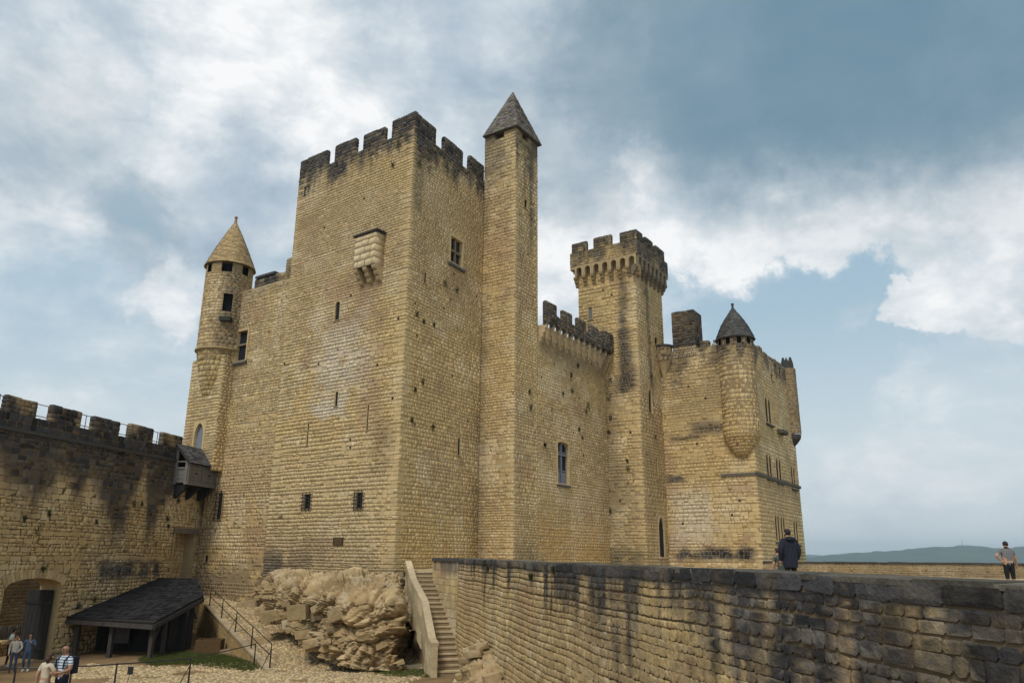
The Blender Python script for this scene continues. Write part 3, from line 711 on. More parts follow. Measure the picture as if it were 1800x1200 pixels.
# ------------------------------------------------------------------ great tower with machicolated crown
gt = thing('machicolated_tower', 'square stone tower crowned by arched machicolations, with black water streaks', 'tower', (G0[0], G0[1], -1.2))
W = Wall(gt); CR0 = GLF.hit(1117, 470)[1]; CRA = CR0+.1
zs = courses(-1.2, CRA+1.7, .19, .30, np.random.default_rng(15))
def streak(f, pts, wd, amt):
    P = [f.hit(x, y) for x, y in pts]; sx = np.array([p[0] for p in P]); zz = np.array([p[1] for p in P]); o = np.argsort(zz)
    def fn(V, S, Z):
        cx = np.interp(Z, zz[o], sx[o]); n = fbm(np.stack([S*2.5, Z*.8, 0*S+1], -1), 3)
        m = (Z > zz.min()-1) & (Z < zz.max()+.6); return [(amt*m*sm(1.0, .25, np.abs(S-cx)/wd+(n-.5)*1.5), LICHEN)]
    return fn
gst1 = both(streak(GLF, [(1093,492),(1094,560),(1096,640),(1098,668)], .42, .78), streak(GLF, [(1096,590),(1099,640),(1104,665)], .7, .72),
            patches((GLF.hit(1083,665)[0], GLF.hit(1118,665)[0], GLF.hit(1100,690)[1], GLF.hit(1100,655)[1], .85, LICHEN), (GT_A, GT_W, -1.2, 7.5, .5, (.22,.19,.12)), (GT_A, GT_W, -1.5, .9, .8, (.09,.085,.055)), (-.3, 1.2, 3, 13, .35, (.15,.13,.09), 1)))
H = [slit(W, GLF, (1034.5,540,1041,562), 'rect', .08, glaz=M_WOOD), slit(W, GLF, (1103,846,1105,848), 'rect', .03)]
H += putlogs(W, GLF, [(1060,510),(1075,519),(1050,600),(1108,760),(1090,880)])
W.face(GLF, GT_A, GT_W, -1.2, CRA+1.7, H, zs, 51, (0, 1.), stain=gst1, T=.6, wd=(.28,.58))
gst2 = both(streak(GRF, [(1135,490),(1139,560),(1143,640),(1146,690)], .35, .7), patches((0, 4.4, -1.2, 20, .35, (.26,.21,.14)), (0, 5, 4, 9, .3, (.15,.125,.085), 1)))
H = [slit(W, GRF, (1140,683,1146.5,726), 'pointed', .10), slit(W, GRF, (1153.5,806,1155.5,842), 'rect', .04), slit(W, GRF, (1150.5,592,1156.5,607), 'round', .08), slit(W, GRF, (1141,588,1144.5,600), 'round', .06)]
a, b, c, d = GRF.rect(1158.5, 909, 1167.5, 978); hd = (a-.14, b+.14, c-.15, d+.16)
do = surround(GRF, hd, 'pointed', .14, -.12, .03, 'pointed_door', gt, col=(.48,.38,.23), sill=.15); pane(GRF, hd, .09, do)
db = MB()
for i in range(4): db.fbox(GRF, a+(b-a)*i/4+.01, a+(b-a)*(i+1)/4-.01, c, c+(d-c)*.66, -.085, -.06)
db.fbox(GRF, a, b, c+(d-c)*.66, c+(d-c)*.7, -.08, -.04).build('door_leaf', M_WOODDK, do)
H.append(hd)
W.face(GRF, 0, GT_D, -1.2, CRA+1.7, H, zs, 52, (1., .6), stain=gst2, T=.6, wd=(.28,.58))
# crown
OV = .48; CRB = CRA+.88; CRF = GLF.hit(1081, 428, OV)[1]; CRT = GLF.hit(1074, 414, OV)[1]
CL, CRt = GLF.shift(OV), GRF.shift(OV)
cst = head_stain(CRT, 2.6, .9, 11., solid=1.3); cst2 = both(head_stain(CRT, 4.4, .95, 13., solid=2.2))
zc = courses(CRB, CRF, .24, .36, np.random.default_rng(16))
W.face(CL, GT_A-OV, GT_W+OV, CRB, CRF, [], zc, 53, (.8, 1.), stain=cst, T=.35, wd=(.32,.62))
W.face(CRt, -OV, GT_D+OV, CRB, CRF, [], zc, 54, (1., .8), stain=cst2, T=.35, wd=(.32,.62))
W.done(300)
MB().fbox(GLF, GT_A, GT_W-.6, -1.2, CRA+1.6, -GT_D, -GT_D+.5).fbox(GLF, GT_A, GT_A+.5, -1.2, CRA+1.6, -GT_D+.4, -.61).fbox(GLF, GT_A+.4, GT_W-.4, CRF-1.3, CRF-1.1, -GT_D, -.3).build('wall', M_MORTAR, gt)
MB().fbox(GLF, GT_A-OV, GT_W+OV, CRB, CRF, -GT_D-OV, -GT_D-OV+.35).fbox(GLF, GT_A-OV+.0, GT_A-OV+.35, CRB, CRF, -GT_D-OV+.36, OV-.36).build('parapet', M_MORTAR, gt)
def machic(f, sa, sb, n, col):
    bw = (sb-sa)/n
    for i in range(n):
        a = sa+bw*i; b = a+bw; hh = (a, b, CRA-.02, CRB)
        surround(f, (a+.004, b-.004, CRA-.02, CRB), 'round', .15, OV-.36, OV+.02, 'machicolation_arch', gt, col=col)
    for i in range(n+1):
        s = sa+bw*i; c = MB()
        for k in range(3):
            z1 = CRA-.02-k*.27; D = OV-.0-k*.17
            c.prism([f.pt(s-.14, z, d) for d, z in ((-.05, z1), (D, z1), (D, z1-.12), (D-.08, z1-.23), (D-.17, z1-.27), (-.05, z1-.27))], np.append(f.d*.28, 0))
        c.build('corbel', M_STONE, gt, np.array(col)*.9)
for k in range(3):
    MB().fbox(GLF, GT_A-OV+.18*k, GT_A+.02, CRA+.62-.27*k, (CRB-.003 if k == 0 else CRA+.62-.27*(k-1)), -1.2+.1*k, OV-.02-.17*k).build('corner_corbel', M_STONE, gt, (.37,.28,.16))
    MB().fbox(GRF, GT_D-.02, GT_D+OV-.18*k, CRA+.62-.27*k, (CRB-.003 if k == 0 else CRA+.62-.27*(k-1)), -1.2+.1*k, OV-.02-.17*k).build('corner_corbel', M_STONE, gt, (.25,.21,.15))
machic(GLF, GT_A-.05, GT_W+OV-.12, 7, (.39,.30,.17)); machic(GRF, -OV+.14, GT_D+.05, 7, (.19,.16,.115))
merlons(gt, GLF, [(1005,1031),(1043,1074)], (432,415), CRF, CRT, .26, 201, cst, d1=OV)
a = GLF.hit(1089, 411, OV)[0]; stone_part('merlon', GLF, a, GT_W+OV, OV-.26, OV, CRF, CRT, 210, gt, stain=cst)
b = GRF.hit(1129, 412, OV)[0]; stone_part('merlon', GRF, -OV+.30, b, OV-.26, OV, CRF, CRT-.02, 211, gt, stain=cst2, sides=(1,0,1,1))
MB().fbox(GRF, -OV, -OV+.31, CRF, CRT-.03, OV-.3, OV+.0).build('merlon_core', M_STONE, gt, (.05,.05,.05))
for i, (xa, xb) in enumerate([(1134.5,1147.5),(1152.5,1167)]):
    a, b = GRF.hit(xa, 418+(xa-1129)*.62, OV)[0], GRF.hit(xb, 418+(xb-1129)*.62, OV)[0]
    stone_part('merlon', GRF, a, b, OV-.26, OV, CRF, CRT, 212+i, gt, stain=cst2)

# ------------------------------------------------------------------ lodging at the right end
lod = thing('lodging_block', 'long stone lodging block with corner turret and twin lancet windows, rightmost building', 'building', (B1[0], B1[1], -1.2))
W = Wall(lod); LZ = 16.1
zs = courses(-1.2, LZ, .18, .29, np.random.default_rng(18))
def R_(f, x0, y0, x1, y1): q = f.rect(x0, y0, x1, y1); return q
lst = both(head_stain(LZ, 4.2, .75, 21., solid=.2), patches(
    (*R_(BLF, 1172,835,1202,848), 1.1, LICHEN, 1), (*R_(BLF, 1215,740,1275,762), .8, LICHEN), (*R_(BLF, 1180,764,1230,774), .8, LICHEN),
    (*R_(BLF, 1190,962,1325,984), 1.1, LICHEN), (*R_(BLF, 1180,860,1270,960), .5, (.60,.57,.48), 1), (*R_(BLF, 1175,650,1270,760), .35, (.24,.19,.12))))
W.face(BLF, -.6, BL_L, -1.2, LZ, putlogs(W, BLF, [(1287,905),(1240,700),(1210,680),(1225,780),(1300,880),(1200,920)]), zs, 61, (0, 1.1), stain=lst, wd=(.26,.56))
H = []
def twin(f, px, rootW, h=None, sill=True):
    a, b, c, d = f.rect(*px); fw = .11; m = .10; mid = (a+b)/2
    o = surround(f, (a-fw, mid, c-.08, d+fw), 'pointed', fw*.5, -.08, .03, 'lancet_window', rootW.root, sill=.08); pane(f, (a-fw, mid, c, d+fw), .05, o)
    o2 = surround(f, (mid, b+fw, c-.08, d+fw), 'pointed', fw*.5, -.08, .03, 'lancet_window', rootW.root, sill=.08); pane(f, (mid, b+fw, c, d+fw), .05, o2)
    if sill: MB().fbox(f, a-.25, b+.25, c-.22, c-.09, -.1, .17).build('sill', M_STONE, o, (.08,.075,.07))
    return (a-fw, b+fw, c-.08, d+fw)
for px in ((1345.5,702,1354.5,743),(1347.5,800,1356,839),(1364.5,808,1373,846),(1391,822,1397.5,857),(1363,906,1370.5,950),(1373,909,1380,950),(1395.5,915,1402.5,955)):
    H.append(twin(BRF, px, W))
H += [slit(W, BRF, (1354.5,657,1358.5,669), 'rect', .06)]
lst2 = both(head_stain(LZ, 2.2, .8, 25., solid=.4), patches((*R_(BRF, 1340,590,1388,700), .25, (.25,.2,.13))))
W.face(BRF, 0, BR_L, -1.2, LZ, H, zs, 62, (1.1, .8), stain=lst2, ends=(0, 1), wd=(.26,.56), pale=.12)
W.done(300)
MB().fbox(BRF, BR_L-.72, BR_L-.02, -1.2, LZ, -9, -.71).fbox(BLF, -.6, .1, -1.2, LZ, -9, -.71).fbox(BRF, .6, BR_L-.6, LZ-1.35, LZ-1.15, -7.5, -.6).build('wall', M_MORTAR, lod)
scz = BRF.hit(1329, 832)[1]; sc_ = MB().fbox(BRF, -.12, BR_L+.1, scz-.12, scz+.1, -.02, .13); sc_.build('string_course', M_STONE, lod, (.11,.10,.085))
MB().fbox(BLF, BLF.hit(1268, 836)[0], BL_L+.125, scz-.10, scz+.09, -.02, .12).build('string_course', M_STONE, lod, (.13,.115,.095))
q = BRF.rect(1366, 757, 1375, 763); MB().fbox(BRF, q[0], q[1], q[2], q[3], 0, .5).build('drip_stone', M_STONE, lod, (.09,.085,.07))
# low worn parapet along the right face
rng = np.random.default_rng(4); s = .9
while s < BR_L-1.8:
    L = rng.uniform(.7, 1.3); stone_part('merlon', BRF, s, s+L, -.45, 0, LZ, LZ+rng.uniform(.08, .5), int(rng.integers(999)), lod, stain=lambda V, S, Z: [(.6+.3*fbm(V*1.5,2), LICHEN*1.3)]); s += L+rng.uniform(.02, .5)
stone_part('merlon', BLF, BLF.hit(1231, 612)[0], BLF.hit(1246, 612)[0], -.45, 0, LZ, LZ+.45, 71, lod, stain=lambda V, S, Z: [(.7+.3*fbm(V*1.5,2), LICHEN)])
# chimney
c0, c1 = BLF.hit(1181, 570, 0)[0], BLF.hit(1220, 570, 0)[0]; cz0 = BLF.hit(1200, 606)[1]; cz1 = BLF.hit(1214, 545)[1]
cst_ = lambda V, S, Z: [(.78+.22*fbm(V*.9, 3), LICHEN*.85)]
stone_part('chimney', BLF, c0-.02, c1+.02, -1.9, .02, LZ-.6, cz0, 72, lod, stain=lambda V, S, Z: [(sm(.35,.6,fbm(V*1.2,3))*.6, LICHEN*2)])
stone_part('chimney', BLF, c0, c1, -1.8, .0, cz0, cz1, 73, lod, stain=cst_)
MB().fbox(BLF, c0-.14, c1+.14, cz0-.06, cz0+.10, -2., .14).build('chimney_ledge', M_STONE, lod, (.05,.05,.055))
# round corner turret
def round_tower(root, c, r, zb, zt, seed, a0, a1, stain, prof=None, name='turret_wall', h=(.24,.34), wd=(.3,.55), tone=None, singles=0, holes=(), rest='turret_stones'):
    rng = np.random.default_rng(seed); zs = courses(zb, zt, h[0], h[1], rng); L = r*(a1-a0)
    rad_ = (lambda z: r) if prof is None else prof
    fm = lambda S, Z, D: np.stack([c[0]+(rad_(Z)+D)*np.cos(a0+S/r), c[1]+(rad_(Z)+D)*np.sin(a0+S/r), Z+0*S], -1)
    R = subtract(layout(L, zs, wd[0], wd[1], rng), [q[:4] for q in holes])
    g = stone_geo(R, fm, rng, warp=0, stain=stain, tone=tone, jit=.006, depth=.008)
    nz = max(2, int((zt-zb)/.5)); na = 28
    core = MB(); aa = np.linspace(0, L, na+1); 
    cells = []
    for i in range(na): cells.append((aa[i], aa[i+1], zb, zt, 0))
    cells = subtract(cells, [q[:4] for q in holes])
    for (x0, x1, y0, y1, _) in cells:
        k = max(1, int((y1-y0)/.4)) if prof is not None else 1
        for m_ in range(k):
            q0, q1 = y0+(y1-y0)*m_/k, y0+(y1-y0)*(m_+1)/k; V = [fm(np.float64(s_), np.float64(z_), -.005) for s_, z_ in ((x0,q0),(x1,q0),(x1,q1),(x0,q1))]; core.add(V, [(0,1,2,3)])
    core.build(name, M_MORTAR, root); 
    return g
def ang(c, x, y):                                      # angle round c at which the sight line through a pixel's column passes nearest the camera
    d = ray(x, y)[:2]; d = d/np.linalg.norm(d); t = -(c @ np.array([-d[1], d[0]])); 
    return math.atan2(-d[1], -d[0]), t
tc = atY(1296, 650, BLF.pt(BLF.hit(1292, 650)[0])[1]+.1)[:2]; TR = 1.34
tz1, tzc, tz0 = BLF.hit(1295, 588, TR)[1], BLF.hit(1300, 762, TR*.8)[1], BLF.hit(1303, 806)[1]
av = math.atan2(-tc[1], -tc[0])
tst = head_stain(tz1, 2.6, .85, 31., solid=.6)
tw_holes = [((k*.62+.22)*TR, (k*.62+.22+.26)*TR, tz1-.55, tz1+.1) for k in range(6)]
gs = [round_tower(lod, tc, TR, tzc, tz1, 81, av-2.0, av+2.0, tst, holes=tw_holes)]
bell = lambda z: TR*np.clip((z-tz0)/(tzc-tz0), 0, 1)**.55+.02
gs.append(round_tower(lod, tc, TR, tz0, tzc, 82, av-2.0, av+2.0, None, prof=bell, name='turret_corbel', tone=(.9,.87,.82), h=(.14,.2), wd=(.3,.6)))
stone_emit(gs, lod, 0, rest='turret_stones')['kind'] = 'stuff'
MB().lathe(tc, [(TR-.3, tzc), (TR-.3, tz1)], 20).build('turret_core', M_DARK, lod)  # near-black liner in place of the shade inside the turret
def cone_roof(root, c, r, z0, apz, rows, seed, tone, bulge=.06, finial=True, thick=.05):
    rng = np.random.default_rng(seed); V, F, C = [], [], []
    rr = lambda t: r*(1-t)+r*bulge*math.sin(math.pi*t)+.03
    for k in range(rows):
        t0, t1 = k/rows, min(.999, (k+1.3)/rows); r0, r1 = rr(t0), rr(t1); y0, y1 = z0+(apz-z0)*t0, z0+(apz-z0)*t1
        n = max(7, int(2*math.pi*r0/.26)); w0 = rng.uniform(0, 1)
        for i in range(n):
            a, b = 2*math.pi*(i+w0)/n, 2*math.pi*(i+1+w0)/n; l = thick*rng.uniform(.5, 1.3); o = len(V)
            P = lambda R, w, z: (c[0]+R*math.cos(w), c[1]+R*math.sin(w), z)
            V += [P(r0+l, a, y0), P(r0+l, b, y0), P(r1, b, y1), P(r1, a, y1), P(r0-.06, a, y0), P(r0-.06, b, y0)]
            F += [(o,o+1,o+2,o+3), (o,o+4,o+5,o+1)]; C += [np.array(tone)*rng.uniform(.72, 1.28)]*6
    o = mesh('roof', V, F, M_SLATE, root, np.array(C)); o['kind'] = 'stuff'
    MB().lathe(c, [(.02, z0-.03), (r-.02, z0-.03), (r*.98, z0+.01), (.03, apz)], 24).build('roof_base', M_SLATE, root, np.array(tone)*.6)
    if finial: MB().lathe(c, [(.0, apz-.35), (.16, apz-.3), (.10, apz), (.08, apz+.2), (.12, apz+.24), (.12, apz+.32), (.05, apz+.38), (.0, apz+.4)], 10).build('finial', M_STONE, root, np.array(tone)*.8)
cone_roof(lod, tc, TR+.10, tz1, atY(1285, 541, tc[1])[2], 22, 5, (.085,.083,.08), bulge=.10)
# far corner turret with pointed merlons
fc = BRF.pt(BR_L-.5)+BRF.n*.05; fr = .66; fz1, fz0, fzt = BRF.hit(1388, 690)[1]+.4, BRF.hit(1396, 762)[1], BRF.hit(1398, 785)[1]
fz0 = BRF.hit(1394, 764)[1]; 
g1 = round_tower(lod, fc, fr, fz0, LZ+.3, 83, math.pi*.85, math.pi*2.0, lambda V, S, Z: [(.35+.5*fbm(V*np.array([2,2,.3]),3), LICHEN*1.4)])
stone_emit([g1], lod, 0, rest='turret_stones')['kind'] = 'stuff'
MB().lathe(fc, [(.05, fz0-1.0), (.3, fz0-.75), (.55, fz0-.4), (.6, fz0-.22), (fr-.05, fz0-.02)], 18).build('turret_corbel', M_STONE, lod, (.07,.068,.065))
for w in (3.6, 4.3, 5.1):
    p = np.array(fc)+(fr-.12)*np.array((math.cos(w), math.sin(w))); t_ = np.array((-math.sin(w), math.cos(w)))
    zt = LZ+.3; mb = MB(); nn = np.array((math.cos(w), math.sin(w)))*.22
    pl = [np.append(p-t_*.24, zt), np.append(p+t_*.24, zt), np.append(p+t_*.20, zt+.5), np.append(p, zt+1.05), np.append(p-t_*.20, zt+.5)]
    mb.prism(pl, np.append(-nn, 0)); mb.build('pointed_merlon', M_STONE, lod, (.06,.058,.055))
# half-round sentry box beside the chimney
hc = BLF.pt(BLF.hit(1166, 620)[0])+BLF.n*.0; hr = .72; hz0, hz1 = BLF.hit(1165, 632, hr)[1], BLF.hit(1165, 606, hr)[1]
g2 = round_tower(lod, hc, hr, hz0, hz1, 84, math.atan2(-hc[1],-hc[0])-1.9, math.atan2(-hc[1],-hc[0])+1.9, lambda V, S, Z: [(.75+.25*fbm(V*2,2), LICHEN)])
stone_emit([g2], lod, 0, rest='sentry_box_stones')
MB().lathe(hc, [(.0, hz1-.1), (hr-.1, hz1-.1), (hr+.08, hz1-.02), (hr+.08, hz1+.08), (hr-.12, hz1+.08)], 22).build('sentry_box_cap', M_STONE, lod, (.06,.06,.06))
MB().lathe(hc, [(.04, hz0-1.5), (.3, hz0-.75), (hr-.06, hz0)], 22).build('sentry_box_corbel', M_STONE, lod, (.42,.32,.18))

# ------------------------------------------------------------------ left block and its turret
lb = thing('left_block', 'lower stone block left of the keep with round turret and conical roof', 'building', (FAR[0], FAR[1], -3.2))
W = Wall(lb); LBZ = 18.0
H = [mullion_window(LBF, (416.5,582,434,634), lb, nv=0, nh=1, fw=.13, split=.55), slit(W, LBF, (360,976,366,987), 'rect', .07)]
a, b, c, d = LBF.rect(381, 866, 391, 913); H.append(grille_window(LBF, (381.5,866,390,912), lb, 1, 7))
lbst = both(head_stain(LBZ, 1.2, .3, 41., solid=0), patches((LB_L-2.6, LB_L+.3, 9.5, 18, .4, (.16,.13,.095), 1), (-1, 9, -4, -.3, .75, (.17,.135,.095)), (0, 8, 2, 8, .3, (.42,.30,.215))))
W.face(LBF, 0, LB_L+.3, -6.2, LBZ, H, None, 71, (0, 0), stain=lbst, h=(.17,.30), wd=(.22,.55), jit=.018, T=.6)
W.done(300)
MB().fbox(LBF, 0, LB_L+2.5, -6.2, LBZ-.2, -7, -.61).build('wall', M_MORTAR, lb)
dk = lambda V, S, Z: [(.45+.5*sm(.30,.55,fbm(V*1.1,3)), LICHEN*1.2)]
stone_part('merlon', LBF, LBF.hit(517, 470)[0], LBF.hit(503, 470)[0], -.5, 0, LBZ, LBF.hit(510, 454)[1], 91, lb, stain=dk)
stone_part('parapet', LBF, LBF.hit(503, 487)[0], LBF.hit(450, 480)[0], -.5, 0, LBZ, LBF.hit(480, 484)[1], 92, lb, stain=dk)
MB().fbox(LBF, LBF.hit(485, 480)[0], LBF.hit(452, 480)[0], LBF.hit(480,484)[1]+.08, LBF.hit(480,484)[1]+.24, -.9, .12).build('cap_slab', M_STONE, lb, (.07,.07,.07))
PFF = LBF.shift(.85)
pa, pb = PFF.hit(384, 715)[0], PFF.hit(331, 700)[0]; pz1 = PFF.hit(370, 628)[1]; pz0 = 5.4
H = [slit(W, PFF, (341.5,744,356.5,792), 'pointed', .30, glaz=M_PAINT, name='pointed_window', rc=.4)]
W2 = Wall(lb); W2.face(PFF, pa, pb, pz0, pz1, H, None, 75, (1., .8), stain=patches((pa, pb, 5, 7.2, .5, (.1,.095,.09))), wd=(.25,.5), T=.5, ends=(0, 1))
SIDE = Face(PFF.pt(pa), 34); SIDE.n = np.array([SIDE.d[1], -SIDE.d[0]])
W2.face(SIDE, 0, .9, pz0, pz1, [], None, 76, (.7, 0), T=.3)
W2.done(0, rest='pier_stones', core='pier')
lc = np.array(atY(404, 480, 41.3*K)[:2]); lr = 1.60; lav = math.atan2(-lc[1], -lc[0])
lzt = atY(400, 459, lc[1]-lr)[2]; lzr = atY(375, 609, lc[1]-lr)[2]; lzb = atY(370, 702, lc[1]-lr*.6)[2]
A0 = lav-2.2
def turret_hole(x, y0, y1, w):                         # opening centred on a photo column
    best = min(np.linspace(-1.5, 1.5, 301), key=lambda q: abs(to_px(np.array([lc[0]+lr*math.cos(lav+q), lc[1]+lr*math.sin(lav+q), lzt-.5]))[0]-x))
    P = np.array([lc[0]+lr*math.cos(lav+best), lc[1]+lr*math.sin(lav+best)]); za, zb = atY(x, y0, P[1])[2], atY(x, y1, P[1])[2]
    s = (best+2.2)*lr; return (s-w/2, s+w/2, zb, za)
lh = [turret_hole(399, 452, 477, .72), turret_hole(432, 452, 484, .55), turret_hole(368, 452, 478, .5)]
h4 = turret_hole(407, 516, 547, .62)
lst_ = both(patches(((2.2-.3)*lr, (2.2+.75)*lr, lzr-.5, lzt, .75, (.10,.085,.068), 1)), head_stain(lzt, 1.6, .25, 51.))
gs = [round_tower(lb, lc, lr, lzr, lzt, 93, A0, lav+2.2, lst_, holes=lh+[h4], h=(.2,.3), wd=(.35,.6))]
sq = lambda z: .5+(lr-.52)*np.clip((z-lzb)/(lzr-lzb), 0, 1)**.5
gs.append(round_tower(lb, lc, lr, lzb, lzr, 94, A0, lav+2.2, None, prof=sq, name='turret_corbel', tone=(.9,.88,.8)))
stone_emit(gs, lb, 0, rest='turret_stones')['kind'] = 'stuff'
MB().lathe(lc, [(lr-.35, lzr), (lr-.35, lzt)], 20).build('turret_core', M_DARK, lb)  # near-black liner, the turret's inner shade as colour
MB().lathe(lc, [(lr-.1, lzr-.12), (lr+.10, lzr-.07), (lr+.10, lzr+.05), (lr-.1, lzr+.1)], 32).build('turret_ring', M_STONE, lb, (.36,.28,.15))
cone_roof(lb, lc, lr+.12, lzt, atY(419, 389, lc[1])[2], 28, 6, (.35,.255,.13), bulge=.03, thick=.03)
MB().box((lc[0]+lr*math.cos(lav+.05)*1.05, lc[1]+lr*math.sin(lav+.05)*1.05, h4[2]-.75), .75, .5, .3).build('gargoyle', M_STONE, lb, (.04,.045,.035))

# ------------------------------------------------------------------ gate curtain wall on the left
cw = thing('gate_curtain_wall', 'battlemented curtain wall with arched gate, streaked black, at the left', 'wall', (CWF.pt(8)[0], CWF.pt(8)[1], -5.6))
W = Wall(cw); CZ0 = -6.2; CWZ = CWF.hit(80, 738)[1]; CW_L = 21.0
CMT = CWF.hit(40, 702)[1]
cst = both(head_stain(7.0, 2.3, .97, 61., solid=1.8), lambda V, S, Z: [(sm(.50, .68, fbm(np.stack([S*.8+3, Z*.10, 0*S+9], -1), 3)+.35*sm(0.5, 5.5, Z)-.13)*sm(-.5, 2.2, Z)*.93, LICHEN)],
           patches((*CWF.rect(170, 984, 282, 1018), .95, (.05,.055,.06))))
ga = CWF.rect(-4, 1016, 97, 1181); gate = (ga[0]-.06, ga[1]+.06, CZ0, ga[3]+.06, 'through')
voussoirs(CWF, ga[0]-.0, ga[1]+.0, ga[3]+.0, .42, 17, cw, (.46,.35,.19), d=.05)
gt_a = surround(CWF, (gate[0], gate[1], CZ0, gate[3]), 'segment', .06, -1.3, .012, 'gate_arch', cw, col=(.42,.32,.17))
na = CWF.rect(303.5, 938, 338, 1014); niche = (na[0]-.16, na[1]+.16, na[2]-1.4, na[3]+.4, 'r', .7)
nz_ = surround(CWF, niche[:4], 'segment', .16, -.7, .04, 'blocked_doorway', cw, col=(.36,.28,.16))
g = stone_geo(layout(niche[1]-niche[0], courses(niche[2], niche[3], .22, .3, np.random.default_rng(3)), .3, .5, np.random.default_rng(4)), CWF.shift(-.66).map if False else (lambda S, Z, D: CWF.map(S+niche[0], Z, D-.68)), np.random.default_rng(5), warp=0)
W.face(CWF, 0, CW_L, CZ0, CWZ, [gate, niche], None, 81, (0, 0), stain=cst, h=(.17,.33), wd=(.22,.58), jit=.022, warp=.06, T=1.3, chip=.02)
W.geos.append(g)
W.done(300, m=M_MORTAR_MD)
V_ = [CWF.pt(niche[0], niche[2], -.7), CWF.pt(niche[1], niche[2], -.7), CWF.pt(niche[1], niche[3], -.7), CWF.pt(niche[0], niche[3], -.7)]
MB().add(V_, [(0,1,2,3)]).build('blocking_wall', M_MORTAR, cw)
a, b = na[0]-.25, na[1]+.25; MB().fbox(CWF, a, b, na[3]+.02, na[3]+.34, .04, .12).build('lintel', M_STONE, cw, (.16,.14,.11))
lg = CWF.hit(150, 778)[1]; MB().fbox(CWF, 1.2, CW_L, lg-.1, lg+.06, -.02, .10).build('ledge', M_STONE, cw, (.07,.068,.066))
mst = lambda V, S, Z: [(.45+.55*sm(.3,.6,fbm(V*np.array([1.3,1.3,.8]),3)), LICHEN)]
for i, (xa, xb, y) in enumerate([(12,67,705),(92,145,722),(166,212,737),(230,271,750),(287,322,763)]):
    a, b = CWF.hit(xa, y)[0], CWF.hit(xb, y+3)[0]; stone_part('merlon', CWF, min(a, b), max(a, b), -.28, 0, CWZ, CMT+.05*(i % 2), 300+i, cw, stain=mst)
for k in range(2): stone_part('merlon', CWF, 16.6+k*2.2, 17.9+k*2.2, -.28, 0, CWZ, CMT, 310+k, cw, stain=mst)
rl = MB()
for zz in (CWZ+.35, CWZ+.95): rl.tube([CWF.pt(1.5, zz, -1.1), CWF.pt(CW_L, zz, -1.1)], .022, 5)
for k in range(10): rl.tube([CWF.pt(2+k*2, CWZ-.3, -1.1), CWF.pt(2+k*2, CWZ+.97, -1.1)], .022, 5)
rl.build('walkway_railing', M_IRON, cw)
# drain streak hook and gate leaf standing open against the jamb
gl = thing('gate_leaf', 'dark plank gate leaf standing open in the arched gateway', 'gate', CWF.pt(gate[0]+.32, -5.2, -1.2))
GP = CWF.pt(ga[0]+.16, d=-.25); best = None
for dg_ in np.arange(200, 300, 1.):
    q = GP+1.75*np.array([math.sin(rad(dg_)), math.cos(rad(dg_))]); x, y = to_px(np.append(q, -3.)); e_ = abs(x-46)
    if best is None or e_ < best[0]: best = (e_, dg_)
GJ = Face(GP, best[1])
for i in range(6):
    MB().fbox(GJ, .02+i*.31, .02+i*.31+.295, -5.15, ga[3]-.62, -.04, .04).build('plank', M_WOODDK, gl)
for z in (-4.6, -2.4): MB().fbox(GJ, .0, 1.9, z, z+.14, .04, .075).build('strap_hinge', M_IRON, gl)
# what shows through the gateway: a further wall, a paling fence, a low stone kerb
ow = thing('outer_wall', 'ochre stone wall seen beyond the gateway opening', 'wall', CWF.pt(12, -5.8, -9))
OWF = Face(CWF.pt(-8, d=-9.5), 193.5); OWF.n = CWF.n
W = Wall(ow); W.face(OWF, 0, 30, -6.4, 2.6, [], None, 85, wd=(.3,.6), tone=(.5,.48,.44)); W.done(0)
pf = thing('paling_fence', 'weathered paling fence beyond the gateway', 'fence', CWF.pt(12, -5.8, -4))
PFc = Face(CWF.pt(8, d=-4.5), 193.5); PFc.n = CWF.n
for i in range(36): MB().fbox(PFc, i*.17, i*.17+.12, -5.7, -3.7+.05*math.sin(i*2.1), -.02, .02).build('pale', M_WOOD, pf)
MB().fbox(PFc, 0, 6.2, -4.2, -4.08, .02, .07).build('rail', M_WOOD, pf)
lw = thing('kerb_wall', 'low stone wall beyond the gateway under the paling fence', 'wall', CWF.pt(12, -5.8, -3))
stone_part('stonework', PFc, -1, 7, .5, 1.0, -6, -4.35, 340, lw, tone=(.85,.8,.72))

# ------------------------------------------------------------------ timber hoarding (lookout box) on the curtain wall
hb = thing('timber_hoarding', 'grey timber lookout box with slate roof hung on the curtain wall', 'lookout box', CWF.pt(3, 3.6, .6))
hs1, hzb = CWF.hit(305, 848); 
best = None
for o in np.arange(.5, 2.2, .02):
    x, y = to_px(CWF.pt(hs1, hzb, o)); 
    if best is None or abs(x-328) < best[0]: best = (abs(x-328), o)
HO = best[1]; hs0 = min(np.arange(-1.5, hs1, .02), key=lambda s: abs(to_px(CWF.pt(s, hzb, HO))[0]-377.5))
hze = CWF.hit(333, 812, HO)[1]; hzr = CWF.hit(313, 779)[1]; 
def planks(f0, s0, s1, z0, z1, d0, d1, n, root, m, vert=False, name='plank'):
    for i in range(n):
        if vert: MB().fbox(f0, s0+(s1-s0)*i/n+.006, s0+(s1-s0)*(i+1)/n-.006, z0, z1, d0, d1+.008*(i % 2)).build(name, m, root)
        else: MB().fbox(f0, s0, s1, z0+(z1-z0)*i/n+.006, z0+(z1-z0)*(i+1)/n-.006, d0, d1+.008*(i % 2)).build(name, m, root)
HF = CWF.shift(HO)
planks(HF, hs0, hs1, hzb, hze, -.05, 0, 6, hb, M_WOOD)
HE = Face(CWF.pt(hs1), 0); HE.d = CWF.n.copy(); HE.n = CWF.d.copy(); HE.A = CWF.pt(hs1)
